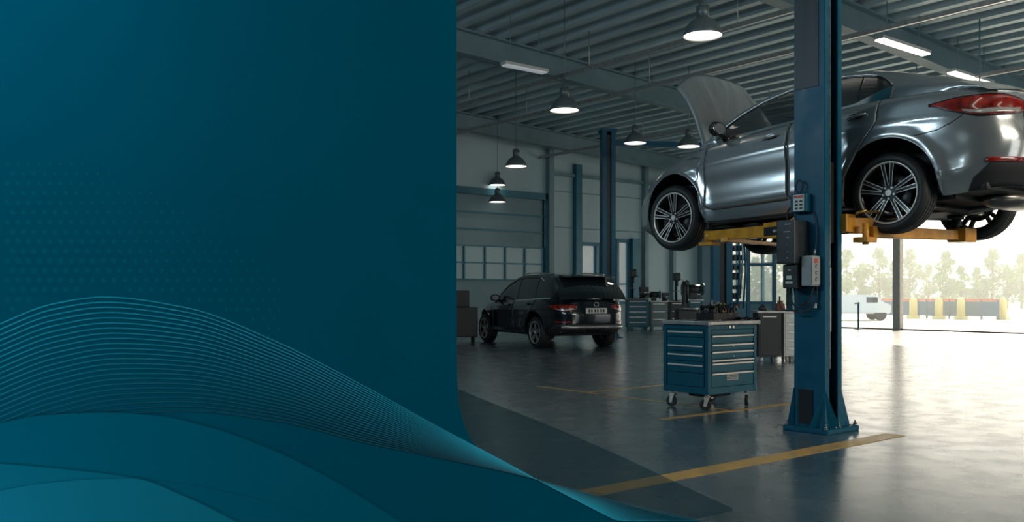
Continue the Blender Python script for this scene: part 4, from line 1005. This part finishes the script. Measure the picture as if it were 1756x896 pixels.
# bench machines: vice, grinder, press... all dark silhouettes with their own outline
def machine(p, d, z, kind, label, rz=-.66, sc=1):
    X, Y = px(p, d=d); r = empty(kind, (X, Y, z), (0, 0, rz), label, kind.replace('_', ' ')); r.scale = (sc, sc, sc)
    if kind == 'bench_vice':
        bm = B(); cyl(bm, (0, 0, 0), (0, 0, .08), .14, .10); box(bm, -.10, .10, -.22, .2, .08, .22, .02); link('vice_body', bm, M['charcoal'], r)
        bm = B(); box(bm, -.13, .13, -.06, .0, .2, .34, .01); box(bm, -.13, .13, -.28, -.22, .12, .34, .01); link('jaw', bm, M['charcoal'], r)
        link('handle', tube(B(), [(-.16, -.36, .17), (.16, -.36, .17)], .015), M['rail'], r); link('screw', tube(B(), [(0, -.38, .17), (0, -.2, .17)], .025), M['rail'], r)
    elif kind == 'bench_grinder':
        bm = B(); cyl(bm, (-.18, 0, .25), (.18, 0, .25), .13, n=20); box(bm, -.10, .10, -.1, .1, 0, .2, .02); link('motor', bm, M['charcoal'], r)
        for s_ in (-1, 1):
            bm = B(); cyl(bm, (s_*.22, 0, .25), (s_*.28, 0, .25), .16, n=24); link('wheel_guard', bm, M['bench'], r)
    elif kind == 'pillar_drill':
        bm = B(); cyl(bm, (0, 0, 0), (0, 0, .03), .2); cyl(bm, (0, .05, .03), (0, .05, 1.0), .045); link('pillar', bm, M['charcoal'], r)
        bm = B(); box(bm, -.12, .12, -.25, .18, .75, 1.05, .05); cyl(bm, (0, -.15, .55), (0, -.15, .78), .04); link('drill_head', bm, M['charcoal'], r)
        bm = B(); cyl(bm, (0, -.1, .35), (0, -.1, .38), .17); link('table', bm, M['rail'], r); link('lever', tube(B(), [(.12, -.1, .85), (.3, -.2, .7)], .012), M['rail'], r)
    elif kind == 'tyre_changer':
        bm = B(); box(bm, -.35, .35, -.3, .3, 0, .8, .04); link('pedestal', bm, M['charcoal'], r)
        bm = B(); cyl(bm, (0, 0, .8), (0, 0, .86), .34, n=24); link('turntable', bm, M['rail'], r)
        bm = B(); box(bm, -.08, .08, .3, .45, 0, 1.7, .01); box(bm, -.06, .06, -.1, .45, 1.6, 1.72, .01); cyl(bm, (0, -.05, 1.0), (0, -.05, 1.75), .04); link('mast', bm, M['charcoal'], r)
    return r
machine(1085, 32.6, 1.15, 'pillar_drill', 'dark pillar drill on the blue cabinet beside the rear window')
machine(1103, 32.6, 1.15, 'bench_vice', 'dark vice at the right end of the blue cabinet', sc=1.2)
machine(1121, 33.4, 1.055, 'bench_grinder', 'dark bench grinder on the grey drawer cabinet', sc=.9)
machine(1140, 33.3, 1.05, 'bench_vice', 'dark vice on the right of the grey drawer cabinet', sc=.9)
machine(1160, 34, 1.05, 'pillar_drill', 'dark pillar drill on the dark third cabinet')
machine(1188, 34.6, 1.1, 'bench_grinder', 'dark bench grinder on the far right blue cabinet', sc=1.5)
machine(1178, 29, 0, 'tyre_changer', 'dark tyre changing machine standing before the rear wall benches', sc=1)

# dark equipment trolley left of the crossover nose
X0, Y0 = px(792, d=24.5); r = empty('equipment_trolley', (X0, Y0, 0), (0, 0, -.5), 'dark equipment trolley in the shadow at the crossover nose', 'trolley')
link('trolley_body', box(B(), -.4, .4, -.3, .3, .15, .95, .03), M['charcoal'], r); link('monitor', box(B(), -.25, .2, -.05, .05, .95, 1.40, .02), M['charcoal'], r); link('push_handle', tube(B(), [(-.4, -.25, .8), (-.55, -.25, .95), (-.55, .25, .95), (-.4, .25, .8)], .02), M['rail'], r)
for x in (-.3, .3):
    for y in (-.2, .2): bm = B(); cyl(bm, (x-.02, y, .075), (x+.02, y, .075), .075, n=16); link('caster', bm, M['rubber'], r)

# ------------------------------------------------------------------ lamps
def pendant(p, y, d, label, sc=1.0):
    X, Y = px(p, d=d); z = CAM_H+(HOR-y)*d/F_PX; r = empty('pendant_lamp', (X, Y, z), label=label, cat='pendant lamp', group='bell pendant lamps'); r.scale = (sc, sc, sc)
    bm = lathe(B(), [(.30, 0), (.305, .01), (.29, .06), (.25, .15), (.19, .22), (.12, .265), (.10, .28)], n=36); link('lamp_shade', bm, M['lampshade'], r, smooth=True)
    bm = lathe(B(), [(.295, .0), (.28, .05), (.24, .14), (.18, .21), (.0, .25)], n=36); link('shade_lining', bm, M['white'], r, smooth=True)
    bm = B(); cyl(bm, (0, 0, .28), (0, 0, .46), .095, .10, n=20); cyl(bm, (0, 0, .46), (0, 0, .50), .06, n=14); link('ballast_housing', bm, M['lampshade'], r)
    bm = B(); cyl(bm, (0, 0, .5), (0, 0, (roof_z(X)-z+.12)/sc), .010, n=6); link('drop_rod', bm, M['lampshade'], r)
    bm = lathe(B(), [(0, .012), (.2, .014), (.292, .018)], n=36); link('lamp_diffuser', bm, M['lampglow'], r, smooth=True)
    return r
for p, y, d, lab in ((1205, 62, 14.0, 'bell pendant lamp nearest the camera, top centre above the raised bonnet'), (968, 190, 18.4, 'bell pendant lamp second nearest, hanging at left of the first'), (885, 286, 25.3, 'bell pendant lamp in the shade above the crossover roof'),
                     (853, 347, 31.6, 'smallest bell pendant lamp before the sectional door'), (1089, 246, 24.5, 'bell pendant lamp right of the far teal lift post'), (1181, 252, 24.5, 'bell pendant lamp just left of the raised bonnet hinge'), (853, 318, 33, 'faint bell pendant lamp hanging above the smallest one')):
    o = pendant(p, y, d, lab)
    X, Y, z = o.location
    L_ = lamp('SPOT', 'pendant_light', (X, Y, z-.03), 90 if p > 900 else 10, (1, .9, .76), spot_size=2.4, spot_blend=.6, shadow_soft_size=.28); L_.parent = o; L_.location = (0, 0, -.03)
def batten(X, Y, z, label, ln=2.0, glow=True):
    r = empty('batten_light', (X, Y, z), label=label, cat='ceiling light', group='batten lights'); 
    link('light_housing', box(B(), -ln/2, ln/2, -.11, .11, .03, .10, .01), M['white'], r); link('light_diffuser', box(B(), -ln/2+.03, ln/2-.03, -.10, .10, 0, .03, .01), M['tubeglow'], r)
    for x in (-ln/3, ln/3): link('suspension_rod', cyl(B(), (x, 0, .1), (x, 0, roof_z(X+x)-z+.05), .01, n=6), M['beam'], r)
    return r
batten(18.7, 10.7-.55, 6.62, 'bright batten light under the roof right of the near lift post')
batten(22.0, 10.25, 6.45, 'batten light further right just above the car roof')
batten(26.0, 17.4, 6.3, 'batten light far right beyond the raised car')
M['dimglow'] = mat('dim_tube', (.5, .5, .5), .4, emit=(.8, .92, 1), es=.25)
o = batten(13.4, 16.6, 6.6, 'dim batten light upper left beyond the overlay panel', 1.3)
for ch in o.children:
    if ch.name.startswith('light_diffuser'): ch.data.materials[0] = M['dimglow']
for k, (x, y) in enumerate(((4.5, 1.5), (9.5, 1.0), (7.0, -2.5), (13.5, -1.0), (13.0, 4.2))):
    batten(x, y, 6.2, ('batten light above the camera', 'batten light above the rear of the raised car', 'batten light behind the camera', 'batten light behind the camera towards the open side', 'batten light above the right of the raised car')[k], 3.0)
batten(6.0, 10.3, 6.9, 'batten light over the hall left of the pendant lamps')

# ------------------------------------------------------------------ outside
bm = box(B(), XR+.2, 160, -80, 130, -.30, -.05); struct('yard', bm, M['asphalt'])
def tree_mesh():
    random.seed(5); bm = B(); cen = []
    for k in range(16):
        a, rr_, z = random.uniform(0, 2*PI), random.uniform(0, 1.7), random.uniform(1.3, 6.2); rr_ *= 1.15-abs(z-2.8)/4.6; cen.append((rr_*math.cos(a), rr_*math.sin(a), z, random.uniform(.6, 1.15)*(1.2-z/9)))
    cen.append((0, 0, 6.6, .5))
    for x, y, z, r in cen:
        for i in range(170):
            v = Vector((random.gauss(0, 1), random.gauss(0, 1), random.gauss(0, 1))).normalized()*r*random.uniform(.55, 1.0); q = Vector((x, y, z))+v
            n = Vector((random.gauss(0, 1), random.gauss(0, 1), random.gauss(0, 1))).normalized(); t = n.orthogonal().normalized()*.14; b2 = n.cross(t)*.8
            bm.faces.new([bm.verts.new(q+t), bm.verts.new(q+b2), bm.verts.new(q-t), bm.verts.new(q-b2)])
    return bm
tr = empty('tree', (0, 0, 0)); link('foliage', tree_mesh(), M['leaf'], tr)
bm = B(); cyl(bm, (0, 0, 0), (0, 0, 5.5), .16, .05, n=10); tube(bm, [(0, 0, 2), (.7, .3, 3.6)], [.07, .03]); tube(bm, [(0, 0, 1.6), (-.8, -.2, 3.2)], [.07, .03]); link('trunk', bm, M['bark'], tr)
tree_place = ['seen through the middle of the glazed booth', 'seen through the big window left of the lift post', 'seen just left of the motor housing', 'nearest right of the lift post', 'above the white van',
    'tall one left of the doorway column', 'hidden partly by the doorway column', 'tall one just right of the doorway column', 'low one above the first yellow bollard', 'tall one between the first two bollards', 'low one above the third bollard',
    'low one right of the third bollard', 'tall one left of the last bollard', 'low one above the last bollard', 'at the right edge of the picture', 'seen left of the glazed booth']
for i, (p, h) in enumerate(((1296, 450), (1325, 440), (1350, 455), (1452, 437), (1478, 460), (1508, 433), (1535, 455), (1560, 436), (1592, 462), (1622, 440), (1648, 465), (1676, 466), (1702, 436), (1728, 466), (1752, 444), (1262, 445))):
    d = 78+((i*37) % 9)*1.2; X, Y = px(p, d=d); hgt = CAM_H+(HOR-h)*d/F_PX+.4
    t = tr if i == 0 else copy_tree(tr); t.location = (X, Y, -.05); sc = hgt/6.9; t.scale = (sc*1.15, sc*1.15, sc); t.rotation_euler = (0, 0, i*1.3)
    setp(t, 'pale leafy tree beyond the yard, '+tree_place[i], 'tree', 'trees beyond the yard')
# roadside guard rail: orange top rail, grey-blue panels, yellow bollards
def barrier(pa, pb, d0, d1, label):
    (xa, ya), (xb, yb_) = px(pa, d=d0), px(pb, d=d1); A, D_ = Vector((xa, ya, 0)), Vector((xb, yb_, 0)); L_ = (D_-A).length; r = empty('road_barrier', A, (0, 0, math.atan2(D_.y-A.y, D_.x-A.x)), label, 'barrier', 'road barriers')
    link('top_rail', box(B(), 0, L_, -.04, .04, .92, 1.04), M['barrier'], r); link('barrier_panel', box(B(), 0, L_, -.02, .02, .1, .9), M['benchgrey'], r)
    n = max(2, int(L_/2.5))
    for k in range(n+1): link('post', box(B(), L_*k/n-.04, L_*k/n+.04, -.05, .05, -.05, 1.0), M['benchgrey'], r)
barrier(1512, 1562, 52, 51, 'orange topped barrier left of the yellow bollards'); barrier(1575, 1604, 51, 50, 'orange topped barrier between the first two yellow bollards'); barrier(1616, 1640, 50, 49.5, 'orange topped barrier between the middle bollards'); barrier(1655, 1712, 49.5, 48, 'orange topped barrier left of the rightmost bollard')
for i, p in enumerate((1566, 1610, 1648, 1720)):
    d = 50-i*.6; X, Y = px(p, d=d); bm = B(); lathe(bm, [(.0, -.05), (.20, -.05), (.20, .9), (.17, 1.0), (.08, 1.12), (0, 1.14)], n=20); bx_ = box(bm, -.26, .26, -.26, .26, -.05, .12, .02)
    o = link('bollard', bm, M['bollard'], loc=(X, Y, 0)); setp(o, ('pale yellow bollard first from the doorway column', 'pale yellow bollard second from the doorway column', 'pale yellow bollard third from the doorway column', 'widest pale yellow bollard at the right end of the barrier')[i], 'bollard', 'yellow bollards')
X0, Y0 = px(1468, d=47); van = empty('parked_van', (X0, Y0, -.05), (0, 0, math.radians(-45)), 'white van parked in the yard just right of the lift post', 'van')
bm = B(); prism(bm, [(-1.9, -.85, .35), (1.5, -.85, .35), (1.55, -.85, .8), (1.15, -.85, .95), (.75, -.85, 1.32), (-1.9, -.85, 1.35)], (0, 1.7, 0)); fixn(bm); bmesh.ops.bevel(bm, geom=list(bm.edges), offset=.06, segments=2, affect='EDGES'); link('van_body', bm, M['vanwhite'], van)
link('side_window', box(B(), .3, .85, -.87, -.85, .92, 1.2), M['glassdark'], van)
for x in (-1.2, 1.0):
    for y in (-.82, .66): bm = B(); cyl(bm, (x, y, .3), (x, y+.16, .3), .3, n=20); link('wheel', bm, M['tread'], van)
# thin post with lamp at the threshold
X0, Y0 = px(1472, d=33.5); bm = B(); cyl(bm, (0, 0, .0), (0, 0, 1.0), .035, n=10); cyl(bm, (0, 0, 0), (0, 0, .03), .14, n=16); box(bm, -.22, .06, -.02, .02, .93, .98); o = link('barrier_post', bm, M['tealsteel'], loc=(X0, Y0, 0)); setp(o, 'thin dark post standing at the open doorway right of the lift', 'post')

# sunlit haze hanging over the yard
hm = bpy.data.materials.new('yard_haze'); hm.use_nodes = True; ht = hm.node_tree; ht.nodes.clear()
ho = ht.nodes.new('ShaderNodeOutputMaterial'); hv = ht.nodes.new('ShaderNodeVolumeScatter'); hv.inputs['Density'].default_value = .0085; hv.inputs['Color'].default_value = (1, .98, .94, 1); hv.inputs['Anisotropy'].default_value = .3
ht.links.new(hv.outputs[0], ho.inputs['Volume'])
o = struct('yard_haze', box(B(), XR+1.0, 125, -60, 110, -.04, 14), hm);
